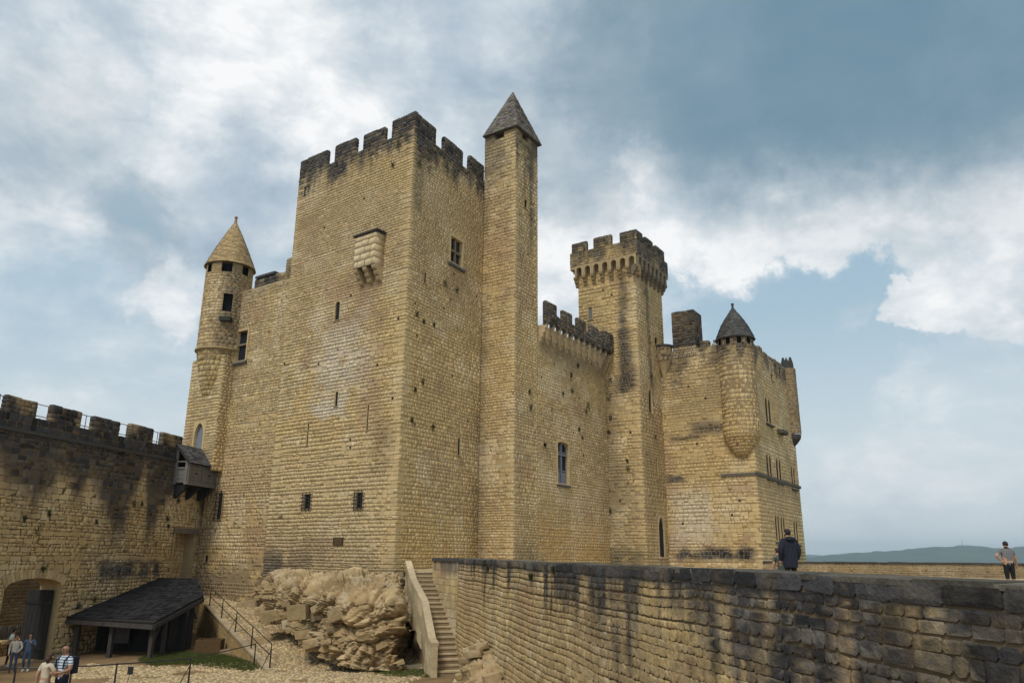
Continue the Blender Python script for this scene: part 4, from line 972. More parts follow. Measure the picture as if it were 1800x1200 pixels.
planks(HE, 0, HO, hzb, hze-.35, -.05, 0, 4, hb, M_WOOD)
HE0 = Face(CWF.pt(hs0), 0); HE0.d = CWF.n.copy(); HE0.n = -CWF.d; HE0.A = CWF.pt(hs0)
planks(HE0, 0, HO, hzb, hze, -.05, 0, 6, hb, M_WOOD)
fm = MB()
for s in (hs1-.08, (hs0+hs1)/2, hs0+.08): MB().fbox(HF, s-.09, s+.09, hzb-.1, hze+.05, 0, .07).build('post', M_WOOD, hb)
for d in (.09, HO-.1): MB().fbox(HE, d-.09, d+.09, hzb-.1, hze+(hzr-hze)*(1-d/HO)-.1, .0, .07).build('post', M_WOOD, hb)
MB().fbox(HE, 0, HO, hze-.42, hze-.3, .0, .06).build('rail', M_WOOD, hb); MB().fbox(HE, 0, HO, hze+.0, hze+.09, .0, .06).build('rail', M_WOOD, hb)
MB().fbox(HF, hs0-.1, hs1+.12, hzb-.12, hzb+.02, -.1, .12).build('sill_beam', M_WOOD, hb)
MB().fbox(CWF, hs0+.1, hs1-.1, hzb-.06, hzb, 0, HO-.1).build('floor', M_WOODDK, hb)
for s in (hs1-.3, (hs0+hs1)/2, hs0+.3):
    MB().prism([CWF.pt(s, hzb-.06, 0), CWF.pt(s, hzb-.06, HO+.02), CWF.pt(s, hzb-.22, HO+.02), CWF.pt(s, hzb-.95, .12), CWF.pt(s, hzb-.95, 0)], np.append(CWF.d*.18, 0)).build('bracket', M_WOODDK, hb)
for s in (hs0+(hs1-hs0)*.25, hs0+(hs1-hs0)*.72): MB().fbox(HF, s-.13, s+.13, (hzb+hze)/2-.05, (hzb+hze)/2+.02, .01, .022).fbox(HF, s-.03, s+.03, (hzb+hze)/2+.0, (hzb+hze)/2+.09, .01, .021).build('arrow_loop', M_DARK, hb)
q0, q1 = CWF.pt(hs1+.22, hze-.05, HO+.25), CWF.pt(hs0-.12, hze-.05, HO+.25); q2, q3 = CWF.pt(hs0-.12, hzr, -.02), CWF.pt(hs1+.22, hzr, -.02)
def slab_roof(name, root, q0, q1, q2, q3, rows, tw, tone, seed, lift=.035, frame=M_WOODDK):
    q0, q1, q2, q3 = map(np.array, (q0, q1, q2, q3)); rng = np.random.default_rng(seed); n = np.cross(q1-q0, q3-q0); n = n/np.linalg.norm(n); n = n if n[2] > 0 else -n
    V, F, C = [], [], []; Lw = np.linalg.norm(q1-q0)
    for r in range(rows):
        t0, t1 = r/rows, min(1, (r+1.3)/rows); k = int(Lw/tw); off = rng.uniform(0, 1)
        cuts = np.clip(np.concatenate([[0], (np.arange(k)+off+rng.uniform(-.15,.15,k))/k, [1]]), 0, 1)
        for i in range(len(cuts)-1):
            u0, u1 = cuts[i], cuts[i+1]
            if u1-u0 < .004: continue
            L_ = lambda u, t: (q0+(q1-q0)*u)*(1-t)+(q3+(q2-q3)*u)*t
            l = lift*rng.uniform(.6, 1.3); o = len(V); V += [L_(u0,t0)+n*l, L_(u1,t0)+n*l, L_(u1,t1)+n*.004, L_(u0,t1)+n*.004, L_(u0,t0)-n*.01, L_(u1,t0)-n*.01]
            F += [(o,o+1,o+2,o+3),(o,o+4,o+5,o+1),(o+1,o+5,o+2),(o,o+3,o+4)]; C += [np.array(tone)*rng.uniform(.55, 1.5)]*6
    ob = mesh(name, V, F, M_SLATE, root, np.array(C)); ob['kind'] = 'stuff'
    MB().hexa([q0-n*.09, q1-n*.09, q2-n*.09, q3-n*.09], [q0-n*.004, q1-n*.004, q2-n*.004, q3-n*.004]).build('roof_deck', frame, root)
slab_roof('roof', hb, q0, q1, q2, q3, 8, .30, (.085,.085,.09), 2)
MB().prism([CWF.pt(hs1+.1, hze-.2, HO+.18), CWF.pt(hs1+.1, hze-.06, HO+.22), CWF.pt(hs1+.1, hzr-.06, 0), CWF.pt(hs1+.1, hzr-.2, 0)], np.append(CWF.d*.06, 0)).build('barge_board', M_WOOD, hb)

# ------------------------------------------------------------------ ground: valley, hills, yard, ramp, terrace
def sheet(name, x0, x1, y0, y1, zf, m, n=2):
    X, Y = np.meshgrid(np.linspace(x0, x1, n), np.linspace(y0, y1, n), indexing='ij'); P = np.stack([X, Y, zf(X, Y)], -1); o = grid_obj(name, P, m); o['kind'] = 'structure'; return o
sheet('valley_ground', -9000, 9000, -600, 9000, lambda X, Y: -140+0*X, M_VALLEY, 40)
def hill(name, y0, pts, seed, depth=900, base=-140, nx=420):
    xs = np.linspace(-.25, 1.15, nx)*y0; P0 = []
    hx = [atY(x, y, y0) for x, y in pts]; hxx = [p[0] for p in hx]; hzz = [p[2] for p in hx]
    top = np.interp(xs, hxx, hzz)+ (fbm(np.stack([xs*.02, 0*xs, 0*xs+seed], -1), 4)-.5)*16+(fbm(np.stack([xs*.11, 0*xs, 0*xs+seed+3], -1), 2)-.5)*9
    rows = []
    for t in np.linspace(0, 1, 26):
        z = base+(top-base)*np.sin(t*math.pi/2)**.8; y = y0-depth*(1-t)+0*xs
        rows.append(np.stack([xs, y+(fbm(np.stack([xs*.01, 0*xs+t*9, 0*xs+seed], -1), 3)-.5)*90, z+(fbm(np.stack([xs*.03, 0*xs+t*20, 0*xs+seed], -1), 3)-.5)*14*math.sin(t*math.pi)], -1))
    o = grid_obj(name, np.stack(rows, 1), M_HILL, smooth=False); o['kind'] = 'structure'; return o
hill('hills', 5200, [(-900,975),(900,985),(1400,978),(1440,977),(1500,972),(1560,968),(1610,963),(1650,960.5),(1690,959),(1740,963),(1770,963.5),(1800,960),(2100,958)], 2.)
hill('far_hills', 7600, [(-900,975),(900,980),(1400,974),(1428,975),(1450,975.5),(1500,971),(1560,974),(1700,978),(2100,975)], 5.)
p = atY(1692, 958, 5180); mast = MB().tube([p+np.array([0,0,-10]), p+np.array([0,0,38])], 2.6, 4, .8)
tag(mast.build('radio_mast', M_IRON), 'thin radio mast on the distant wooded ridge', 'mast')

sheet('yard_ground', -60, 40, -20, 60, lambda X, Y: yardz(X, Y)-.02, M_DIRT, 60)
R1 = G(470, 1178); R2 = atZ(362, 1064, -2.85); R4 = atZ(462, 1062, -2.75)
pn = np.cross(R2-R1, R4-R1); pn /= np.linalg.norm(pn); pn = pn if pn[2] > 0 else -pn
def rampz(x, y): return R1[2]-(pn[0]*(x-R1[0])+pn[1]*(y-R1[1]))/pn[2]
rd = (R2-R1)[:2]; RLn = np.linalg.norm(rd); rd = rd/RLn; rn = np.array([rd[1], -rd[0]])   # along and to the right of the ramp edge
if rn[0] < 0: rn = -rn
U, Vv = np.meshgrid(np.linspace(-5, RLn+9, 60), np.linspace(0, 14, 40), indexing='ij')
X = R1[0]+rd[0]*U+rn[0]*Vv; Y = R1[1]+rd[1]*U+rn[1]*Vv; Z = np.maximum(np.minimum(rampz(X, Y), -2.2), yardz(X, Y)-.1)
rmp = grid_obj('ramp_path', np.stack([X, Y, Z+(fbm(np.stack([X, Y, 0*X], -1), 3)-.5)*.05], -1), mat('ramp_earth', (.30,.215,.115), .97, .3, 3, .5, bscale=20, spec=.05)); rmp['kind'] = 'structure'
def groundz(x, y):
    v = (x-R1[0])*rn[0]+(y-R1[1])*rn[1]
    return np.where(v > 0, np.maximum(np.minimum(rampz(x, y), -2.2), yardz(x, y)), yardz(x, y))
# cobbles: many small worn stones bedded in the ramp and the yard
def cobbles():
    rng = np.random.default_rng(9); d = .155; xs, ys = np.meshgrid(np.arange(-20, 1, d), np.arange(21, 52, d*.8), indexing='ij')
    xs = xs+rng.uniform(-.4,.4,xs.shape)*d+d*.5*(np.arange(xs.shape[1]) % 2)[None]; ys = ys+rng.uniform(-.3,.3,ys.shape)*d; xs, ys = xs.ravel(), ys.ravel(); z = groundz(xs, ys)
    px, py = to_px(np.stack([xs, ys, z], -1)); v = (xs-R1[0])*rn[0]+(ys-R1[1])*rn[1]; u = (xs-R1[0])*rd[0]+(ys-R1[1])*rd[1]
    n1 = fbm(np.stack([xs*.5, ys*.5, 0*xs], -1), 3)
    keep_ = (px > 90) & (px < 790) & (py < 1230) & (py > 1030) & ((v > .12) | (py > 1163+(n1-.5)*22+np.clip(420-px, 0, 400)*.03)) & ((u > -1.0) | (v > .12) | (py > 1163)) & (n1 < .66) & (py < 1182+np.clip(760-px, 0, 300)*.4)
    xs, ys, z = xs[keep_], ys[keep_], z[keep_]; N = len(xs); k = 6; w = rng.uniform(0, 6.28, N)[:, None]+np.arange(k)[None]*2*math.pi/k
    r = d*rng.uniform(.38, .62, (N, 1))*rng.uniform(.85, 1.15, (N, k)); rx = rng.uniform(.85, 1.25, (N, 1)); h = rng.uniform(.005, .045, (N, 1))
    ring = lambda q, zz: np.stack([xs[:, None]+np.cos(w)*r*q*rx, ys[:, None]+np.sin(w)*r*q, z[:, None]+zz+0*w], -1)
    tilt = rng.normal(0, .05, (N, 2))
    top = ring(.72, h); top[..., 2] += (np.cos(w)*tilt[:, :1]+np.sin(w)*tilt[:, 1:])*r
    V = np.concatenate([ring(1., -.03), top], 1); F = [(i, (i+1) % k, k+(i+1) % k, k+i) for i in range(k)]+[tuple(range(k, 2*k))]
    idx = np.concatenate([np.array(f) for f in F]); tot = np.array([len(f) for f in F]); L = (idx[None]+(np.arange(N)*2*k)[:, None]).ravel(); T = np.tile(tot, N)
    c = np.array((.45,.345,.20))*rng.uniform(.55, 1.3, (N, 1))*np.array((1, 1, 1))+rng.normal(0, .012, (N, 3)); C = np.repeat(c[:, None], 2*k, 1)
    o = mesh_np('cobble_paving', V.reshape(-1, 3), L, np.concatenate([[0], np.cumsum(T)[:-1]]), T, M_COB, None, np.clip(C, .03, 1).reshape(-1, 3)); o['kind'] = 'stuff'; o['label'] = 'worn pale cobbles of the ramp and yard'; o['category'] = 'cobbles'
cobbles()
# retaining wall of the ramp (stones run up with the path)
rw = thing('ramp_retaining_wall', 'rubble retaining wall below the iron railing of the cobbled ramp', 'wall', R1)
RWF = Face(R1, math.degrees(math.atan2(rd[0], rd[1]))); RWF.n = -rn
top_at = lambda s: R1[2]+(R2[2]-R1[2])*np.clip(s/RLn, 0, 1.2)
def rw_map(S, Z, D):                                     # Z in 0..1 from the yard up to the path edge
    x = RWF.A[0]+RWF.d[0]*S+RWF.n[0]*D; y = RWF.A[1]+RWF.d[1]*S+RWF.n[1]*D; b = yardz(x, y)-.05
    return np.stack([x, y, b+(top_at(S)-b)*Z], -1)
rngw = np.random.default_rng(31); Rr = []
for s in np.arange(.25, RLn+1.5, .5):
    hgt = float(top_at(s)-yardz(*(RWF.pt(s)))); n = max(1, int(hgt/.2))
    for i in range(n):
        k = rngw.uniform(.35, .65); Rr += [(s, s+.5*k, i/n, (i+1)/n, 0), (s+.5*k, s+.5, i/n, (i+1)/n, 0)]
gW = stone_geo([(a, b, c*1., d*1., 0) for a, b, c, d, _ in Rr], rw_map, rngw, warp=0, jit=.01, joint=.006, tone=(.72,.70,.66))
stone_emit([gW], rw, 300); c_ = MB()
c_.add([rw_map(np.float64(s), np.float64(z), 0.) for s, z in ((-.2,0),(RLn+2,0),(RLn+2,1),(-.2,1))], [(0,1,2,3)]); c_.build('wall', M_MORTAR, rw)
for i in range(16):
    s = RLn*i/16; s2 = RLn*(i+1)/16-.015; P4 = [np.append(RWF.pt(s, d=.06), top_at(s)-.04), np.append(RWF.pt(s2, d=.06), top_at(s2)-.04), np.append(RWF.pt(s2, d=-.32), top_at(s2)-.04), np.append(RWF.pt(s, d=-.32), top_at(s)-.04)]
    MB().hexa(P4, [q+np.array([0,0,.09]) for q in P4]).build('coping_stone', M_STONE, rw, np.array((.36,.29,.19))*(.85+.3*rngw.random()))

# ------------------------------------------------------------------ terrace and its walls on the right
WC = np.array([-2.2, 34.0]); WH = -13.2
NWF = Face(WC, 180+WH)                                   # from the stair corner towards the camera side
if NWF.n[0] > 0: NWF.n = -NWF.n
NW_L = 33.0
def terz(x, y): x = np.asarray(x, float); return -.88+.50*sm(34, 50, np.asarray(y, float)+0*x)*sm(15.5, 11.5, x)
nw = thing('terrace_retaining_wall', 'long near retaining wall of big weathered blocks with dark coping', 'wall', (2, 16, -4))
rngn = np.random.default_rng(44)
def nwtop(s): return -.01-.0062*s+.035*(vn(np.stack([np.asarray(s, float)*.9, 0*np.asarray(s, float), 0*np.asarray(s, float)], -1))-.5)
Rn = []
zb = -6.5; zs = [0.0]
hs = [.20]+[rngn.uniform(.115, .20) for _ in range(40)]
for hh in hs: zs.append(zs[-1]-hh)
for i in range(len(zs)-1):
    s = -.02; kc = rngn.uniform(.7, 1.45)
    while s < NW_L:
        w = rngn.uniform(.14, .37)*(2. if i == 0 else kc)
        e = min(s+w, NW_L)
        if rngn.random() < .06 and i and zs[i]-zs[i+1] > .2: zm = (zs[i]+zs[i+1])/2+rngn.normal(0, .02); Rn += [(s, e, zs[i+1], zm, 0), (s, e, zm, zs[i], 0)]
        else: Rn.append((s, e, zs[i+1]+(.012 if i in (2, 4) else 0), zs[i]-(.012 if i in (3, 5) else 0), 0))
        s += w
Rn = [r for r in Rn if r[2] > -6.0]
nw_map = lambda S, Z, D: NWF.map(S, Z+nwtop(S), D+.02*np.clip(-Z, 0, 9)+.012*sm(-.205, -.195, Z))
def nwst(V, S, Z):
    Z = Z-nwtop(S)
    n = fbm(np.stack([S*1.9, Z*.35, 0*S+2], -1), 3); n2 = fbm(V*1.1+4, 3); near = sm(13, 27, S); dp = 1.15+1.4*near
    n3 = fbm(np.stack([S*7, Z*.7, 0*S+6], -1), 2); a = sm(.22, .75, 1.02-(-Z/dp)*.62+(n-.5)*1.4+(n2-.5)*.5+(n3-.5)*.8-.30+.16*near)
    b = near*sm(.45, .60, n*.6+n2*.4)*sm(-3.8, -.9, Z)
    return [(.15+.55*near*sm(.30,.55,n2)*sm(-3.6,-1.2,Z), (.22,.175,.115)), (.35*sm(.45,.6,n2), (.40,.28,.13)), (sm(.60,.72,n2)*.30, (.46,.33,.16)), (a*.95, LICHEN), (b*.85, LICHEN*1.1), (sm(.55,.66,fbm(V*6,2))*.35*near, (.33,.30,.24)), (.80*sm(-.30, -.2, Z), LICHEN*1.25)]
gN = stone_geo(Rn, nw_map, rngn, depth=.010, joint=.003, jit=.010, bev=.006, warp=.05, L=None, fine=True, stain=nwst)
stone_emit([gN], nw, 300, m=M_NEAR)
MB().hexa([NWF.pt(-.1,-6.5,0), NWF.pt(NW_L,-6.5,0), NWF.pt(NW_L,-6.5,-.5), NWF.pt(-.1,-6.5,-.5)], [NWF.pt(-.1,-.06,0), NWF.pt(NW_L,-.28,0), NWF.pt(NW_L,-.28,-.5), NWF.pt(-.1,-.06,-.5)]).build('wall', M_MORTAR_DK, nw)
s = -.1
while s < NW_L:
    L = rngn.uniform(.5, 1.1); e = min(s+L, NW_L); z0, z1 = nwtop(s), nwtop(e); j = rngn.normal(0, .006); f0, f1 = .045+rngn.uniform(-.01,.012), -.5
    cc = np.array((.10,.092,.075))*(.7+.7*rngn.random())
    b4 = [NWF.pt(s+.004, z0-.05, f0-.03), NWF.pt(e-.004, z1-.05, f0-.03), NWF.pt(e-.004, z1-.05, f1), NWF.pt(s+.004, z0-.05, f1)]; t4 = [NWF.pt(s+.004, z0+.012+j, f0-.035), NWF.pt(e-.004, z1+.012+j, f0-.035), NWF.pt(e-.004, z1+.03, f1), NWF.pt(s+.004, z0+.03, f1)]
    MB().hexa(b4, t4).build('coping_stone', M_NEAR, nw, cc); s = e
# wall piece beside the upper stair flight
SWF = Face(WC, -21); 
if SWF.n[0] > 0: SWF.n = -SWF.n
sw = thing('stair_side_wall', 'short ashlar wall piece at the right of the upper stair steps', 'wall', (WC[0], WC[1], -4))
W = Wall(sw); W.face(SWF, 0, 4.1, -4.6, -.12, [], None, 95, (0, .8), h=(.22,.32), wd=(.3,.6), T=.5, stain=both(patches((0, 4, -.6, 0, .9, LICHEN*1.5, 1), (-.2, 2.4, -3.6, -1.9, .5, (.62,.58,.48)))), ends=(0,1)); W.done(300)
MB().fbox(SWF, -.0, 4.15, -.12, .02, -.55, .07).build('coping_stone', M_STONE, sw, (.075,.075,.075))
# terrace floor
YY = np.concatenate([np.linspace(-2, 34, 30), np.linspace(35, 62, 24)])
rows = []
for y in YY:
    x0 = (WC[0]+(WC[1]-y)*math.tan(rad(-WH)) if y < 34 else WC[0]-(y-34)*math.tan(rad(21)))+.25; xx = np.linspace(x0, 36, 24); rows.append(np.stack([xx, 0*xx+y, terz(xx, y)+(fbm(np.stack([xx*.4, 0*xx+y*.4, 0*xx], -1), 3)-.5)*.08], -1))
tf = grid_obj('terrace_floor', np.stack(rows, 0), M_SAND); tf['kind'] = 'structure'
# far parapet of the terrace
fp = thing('terrace_parapet', 'low rubble parapet at the far edge of the terrace, before the hills', 'wall', (B1[0]+6, B1[1]-4, -.85))
FPF = Face(B1+BLF.n*.35+BLF.d*.1, 123.5); W = Wall(fp)
W.face(FPF, 0, 19, -1.6, -.10, [], None, 97, (0, 0), h=(.11,.2), wd=(.16,.42), jit=.02, T=.45, stain=lambda V, S, Z: [(sm(-.35,-.12,Z)*.75, LICHEN*1.4), (.45*sm(.42,.6,fbm(V*1.2,3)), (.12,.105,.08)), (.0*Z+.25, (.22,.17,.11))], tone=(.8,.8,.8)); W.done(300)
s = 0.
while s < 19: 
    L = rngn.uniform(.4, .9); MB().fbox(FPF, s, s+L-.012, -.10, -.02+rngn.uniform(-.015,.02), -.5, .06).build('coping_stone', M_STONE, fp, np.array((.06,.062,.06))*(.8+.6*rngn.random())); s += L

# ------------------------------------------------------------------ stone stair from the yard up to the terrace
NST = 21; SB = atZ(822, 1186, -4.42); sh = rad(-17); sd_ = np.array([math.sin(sh), math.cos(sh)]); sl = np.array([-sd_[1], sd_[0]])   # sl: to the left
SWD = 1.28; rise = (4.42-.62)/NST; run = .305
st = thing('stone_staircase', 'straight stone staircase with solid left parapet beside the retaining wall', 'stairs', SB)
for i in range(NST):
    o = SB[:2]+sd_*run*i; z0 = SB[2]+rise*i; b_ = []
    j = .012*math.sin(i*3.7)
    for p in (o+sl*-.06, o+sl*SWD, o+sl*SWD+sd_*(run+.5), o-sl*.06+sd_*(run+.5)): b_.append(np.append(p, z0-.35))
    t_ = [q+np.array([0,0,.35+rise-.0+j]) for q in b_]
    MB().hexa(b_, t_).build('step', M_STONE, st, np.array((.29,.225,.14))*(.85+.3*RNG.random()))
    n0 = [np.append(o+sl*-.06-sd_*.03, z0+rise-.055), np.append(o+sl*(SWD-.01)-sd_*.03, z0+rise-.055), np.append(o+sl*(SWD-.01)+sd_*.2, z0+rise-.055), np.append(o-sl*.06+sd_*.2, z0+rise-.055)]
    MB().hexa(n0, [q+np.array([0,0,.06+j]) for q in n0]).build('nosing', M_STONE, st, np.array((.48,.385,.25))*(.8+.35*RNG.random()))  # nosing paler than the step body: light on the treads put into colour
PO_ = SB[:2]+sl*SWD
def pz(t): return np.interp(t, [-.2, .35, 2.2, 5.1, 6.8], [-3.30, -3.2, -1.85, -1.05, -.25])
ts = [-.25, .35, 1.2, 2.2, 3.2, 4.2, 5.1, 6.0, 6.8]
for i in range(len(ts)-1):
    a, b = ts[i], ts[i+1]; q = lambda t, o, z: np.append(PO_+sd_*t+sl*o, z); th = .22
    zb0, zb1 = (-5, -5) if b < 1.3 else (pz(a)-1.55-.25*(i % 2), pz(b)-1.55-.25*(i % 2)); rws = 4 if b < 1.3 else 3
    for k in range(rws):
        l0, l1 = k/rws, (k+1)/rws; Z_ = lambda t, zb, l: zb+(pz(t)-zb)*l; aa, bb = a+.006+(.22 if k % 2 and i else 0), b-.006+(.22 if k % 2 and i < len(ts)-2 else 0); in_ = .004*(k % 2)
        MB().hexa([q(aa,0,Z_(aa,zb0,l0)+.005),q(bb,0,Z_(bb,zb1,l0)+.005),q(bb,th-in_,Z_(bb,zb1,l0)+.005),q(aa,th-in_,Z_(aa,zb0,l0)+.005)], [q(aa,0,Z_(aa,zb0,l1)-.005),q(bb,0,Z_(bb,zb1,l1)-.005),q(bb,th-in_,Z_(bb,zb1,l1)-.005),q(aa,th-in_,Z_(aa,zb0,l1)-.005)]).build('parapet_block', M_STONE, st, np.array((.44,.36,.225))*(.60+.65*RNG.random()))
    MB().hexa([q(a+.004,-.04,pz(a)+.004),q(b-.004,-.04,pz(b)+.004),q(b-.004,th+.04,pz(b)+.004),q(a+.004,th+.04,pz(a)+.004)], [q(a+.004,-.04,pz(a)+.13),q(b-.004,-.04,pz(b)+.13),q(b-.004,th+.04,pz(b)+.13),q(a+.004,th+.04,pz(a)+.13)]).build('coping_stone', M_STONE, st, np.array((.47,.385,.25))*(.85+.25*RNG.random()))

q_ = lambda t, o, z: np.append(SB[:2]+sd_*t+sl*o, z)
MB().hexa([q_(.4,.2,-5.2),q_(7.2,.2,-5.2),q_(7.2,SWD-.25,-5.2),q_(.4,SWD-.25,-5.2)], [q_(.4,.2,-4.55),q_(7.2,.2,-.95),q_(7.2,SWD-.25,-.95),q_(.4,SWD-.25,-4.55)]).build('stair_core', M_MORTAR, st)
# ------------------------------------------------------------------ bedrock
def worley(P, cell, seed, full=False):
    Q = P/np.array(cell); I = np.floor(Q).astype(np.int64); d1 = np.full(P.shape[:-1], 9.); d2 = d1.copy(); idv = np.zeros(P.shape[:-1]); off = np.zeros(P.shape); sl_ = np.zeros(P.shape)
    for a in (-1,0,1):
        for b in (-1,0,1):
            for c in (-1,0,1):
                J = I+np.array([a,b,c]); h = [_h(J[...,0]+seed*k, J[...,1]+13*k, J[...,2]+7*k) for k in (1, 2, 3)]
                dv = np.stack([Q[..., k]-(J[..., k]+.1+.8*h[k]) for k in range(3)], -1); d = np.sqrt((dv**2).sum(-1)); hid = _h(J[...,0]+99, J[...,1]+seed, J[...,2]+5); w = d < d1
                nd2 = np.where(w, d1, np.minimum(d2, d)); idv = np.where(w, hid, idv)
                if full: off = np.where(w[..., None], dv, off); sl_ = np.where(w[..., None], np.stack([_h(J[...,0]+31*k, J[...,1]+seed+k, J[...,2]+3*k) for k in (1,2,3)], -1)-.5, sl_)
                d1, d2 = np.minimum(d1, d), nd2
    return (d1, d2, idv, (off*sl_).sum(-1)) if full else (d1, d2, idv)
def rock_surface(name, bot, top, nu, nv, bulge, amp, seed, tone=(.37,.275,.15), kind='structure'):
    bot, top = np.array(bot, float), np.array(top, float)
    def res(C, n):
        L = np.concatenate([[0], np.cumsum(np.linalg.norm(np.diff(C, axis=0), axis=1))]); u = np.linspace(0, L[-1], n); return np.stack([np.interp(u, L, C[:, k]) for k in range(3)], -1)
    A, B = res(bot, nu), res(top, nu); v = np.linspace(0, 1, nv)[None, :, None]
    hv = .25*v+.75*np.clip((v-.45)/.55, 0, 1)**1.5; gv = 1-(1-v)**1.9
    P = A[:, None]+(B-A)[:, None]*np.concatenate([hv, hv, gv], -1)
    out = np.cross(np.gradient(P, axis=0), np.gradient(P, axis=1)); out /= np.linalg.norm(out, axis=-1, keepdims=True)+1e-9; out = np.where((out*P).sum(-1, keepdims=True) > 0, -out, out)
    for _ in range(12): out = (out+np.roll(out, 1, 0)*.0+np.concatenate([out[:1], out[:-1]], 0)+np.concatenate([out[1:], out[-1:]], 0)+np.concatenate([out[:, :1], out[:, :-1]], 1)+np.concatenate([out[:, 1:], out[:, -1:]], 1))/5
    out /= np.linalg.norm(out, axis=-1, keepdims=True)+1e-9
    env = np.sin(np.clip(v, 0, 1)*math.pi*.93+.12)
    tilt = P.copy(); tilt[..., 2] = P[..., 2]-.28*P[..., 0]+.25*(fbm(P*.6, 2)-.5)      # bedding dips to the left
    wob = np.stack([fbm(P*.8+k, 3)-.5 for k in (1.1, 5.7, 9.2)], -1)
    d1, d2, idv, fa = worley(tilt+wob*1.1, (1.5, 1.5, 1.0), seed, True); e1, e2, ide, fb_ = worley(tilt+wob*.8, (.52, .52, .34), seed+4, True); g1, g2, idg, fc_ = worley(tilt+wob*.5, (.19, .19, .12), seed+9, True)
    crack = sm(0, .05, d2-d1); crack2 = sm(0, .06, e2-e1); crack3 = sm(0, .08, g2-g1)
    rid = lambda f, k: np.abs(fbm(P*f+k, 3)-.5)*2
    disp = bulge*env[..., 0]*(.35+1.3*fbm(P*.42+seed, 3))+amp*(1-.7*sm(.55, 1., v[..., 0]))*((idv-.5)*1.9+fa*1.5-.8*(1-crack)*sm(.3,.6,idv+.2)+.55*((ide-.5)*1.2+fb_*1.2-1.0*(1-crack2))+.15*((idg-.5)*1.0+fc_*1.1-.7*(1-crack3)))-.30*amp*sm(.12, .0, rid(.9, 3.1))-.14*amp*sm(.10, .0, rid(2.3, 7.7))+(fbm(P*7, 3)-.5)*.045
    P = P+out*disp[..., None]
    t = np.array(tone)*(.66+.36*idv+.26*ide+.5*(fbm(P*1.3, 3)-.5))[..., None]
    g = sm(.46, .64, fbm(P*.8+7, 3))[..., None]; t = t*(1-.5*g)+.5*g*np.array((.30,.20,.10))
    w = sm(.55, .7, fbm(P*1.1+17, 3))[..., None]; t = t*(1-.4*w)+.4*w*np.array((.52,.45,.32))
    o = grid_obj(name, P, M_ROCK, None, t, smooth=False); o['kind'] = kind; return o
kb = lambda x, y, d: np.append(KL.pt(KL.hit(x, y)[0], d=d), KL.hit(x, y)[1])
bot = [atZ(440,1058,-2.7)+np.array([-.3,1.2,0]), R4+np.array([.1,.1,-.1]), atZ(482,1090,-3.1), atZ(520,1116,-3.6), atZ(552,1140,-4.0), atZ(600,1170,-4.45), atZ(640,1178,-4.55), atZ(694,1180,-4.6), atZ(698,1165,-4.6)+np.array([.0,1.0,0]), atZ(700,1150,-4.6)+np.array([.0,4,0])]
top = [LBF.pt(.5, -1.9, .25), LBF.pt(0.1, -1.6, .3), kb(470,1015,.4), kb(510,1010,.45), kb(560,1008,.5), kb(620,1010,.5), kb(660,1012,.5), kb(698,1014,.5), KR.pt(.3, -.9, .35), KR.pt(1.6, -.9, .3)]
ROCK = rock_surface('rock_outcrop', bot, top, 460, 260, .35, .40, 3)
rb = [np.append(NWF.pt(4.7, d=.15), -4.7), np.append(NWF.pt(5.3, d=.55), -4.75), np.append(NWF.pt(6.5, d=.8), -4.7), np.append(NWF.pt(9, d=.85), -4.6), np.append(NWF.pt(12, d=.5), -4.4)]
rt = [np.append(NWF.pt(4.8, d=.0), -3.9), np.append(NWF.pt(5.3, d=.02), -2.8), np.append(NWF.pt(6.5, d=.05), -2.7), np.append(NWF.pt(9, d=.05), -3.5), np.append(NWF.pt(12, d=.05), -4.0)]
ROCKF = rock_surface('rock_foot', rb, rt, 140, 50, .15, .22, 8, (.42,.32,.185))
def boulder(c, r, seed, name='boulder'):
    n, m_ = 22, 14; a = np.linspace(0, 2*math.pi, n, endpoint=False); b = np.linspace(-.5*math.pi+.05, .5*math.pi-.05, m_); Aa, Bb = np.meshgrid(a, b, indexing='ij')
    D = np.stack([np.cos(Aa)*np.cos(Bb), np.sin(Aa)*np.cos(Bb), np.sin(Bb)], -1); d1, d2, idv = worley(D*1.0+seed, (.9,.9,.7), seed); q = 1+.30*(idv-.5)+.35*(fbm(D*1.6+seed*3, 3)-.5)
    P = D*q[..., None]*np.array(r)+np.array(c); t = np.array((.45,.36,.22))*(.8+.5*fbm(P*2, 3))[..., None]
    return grid_obj(name, P, M_ROCK, None, t, smooth=False, wrap=True)

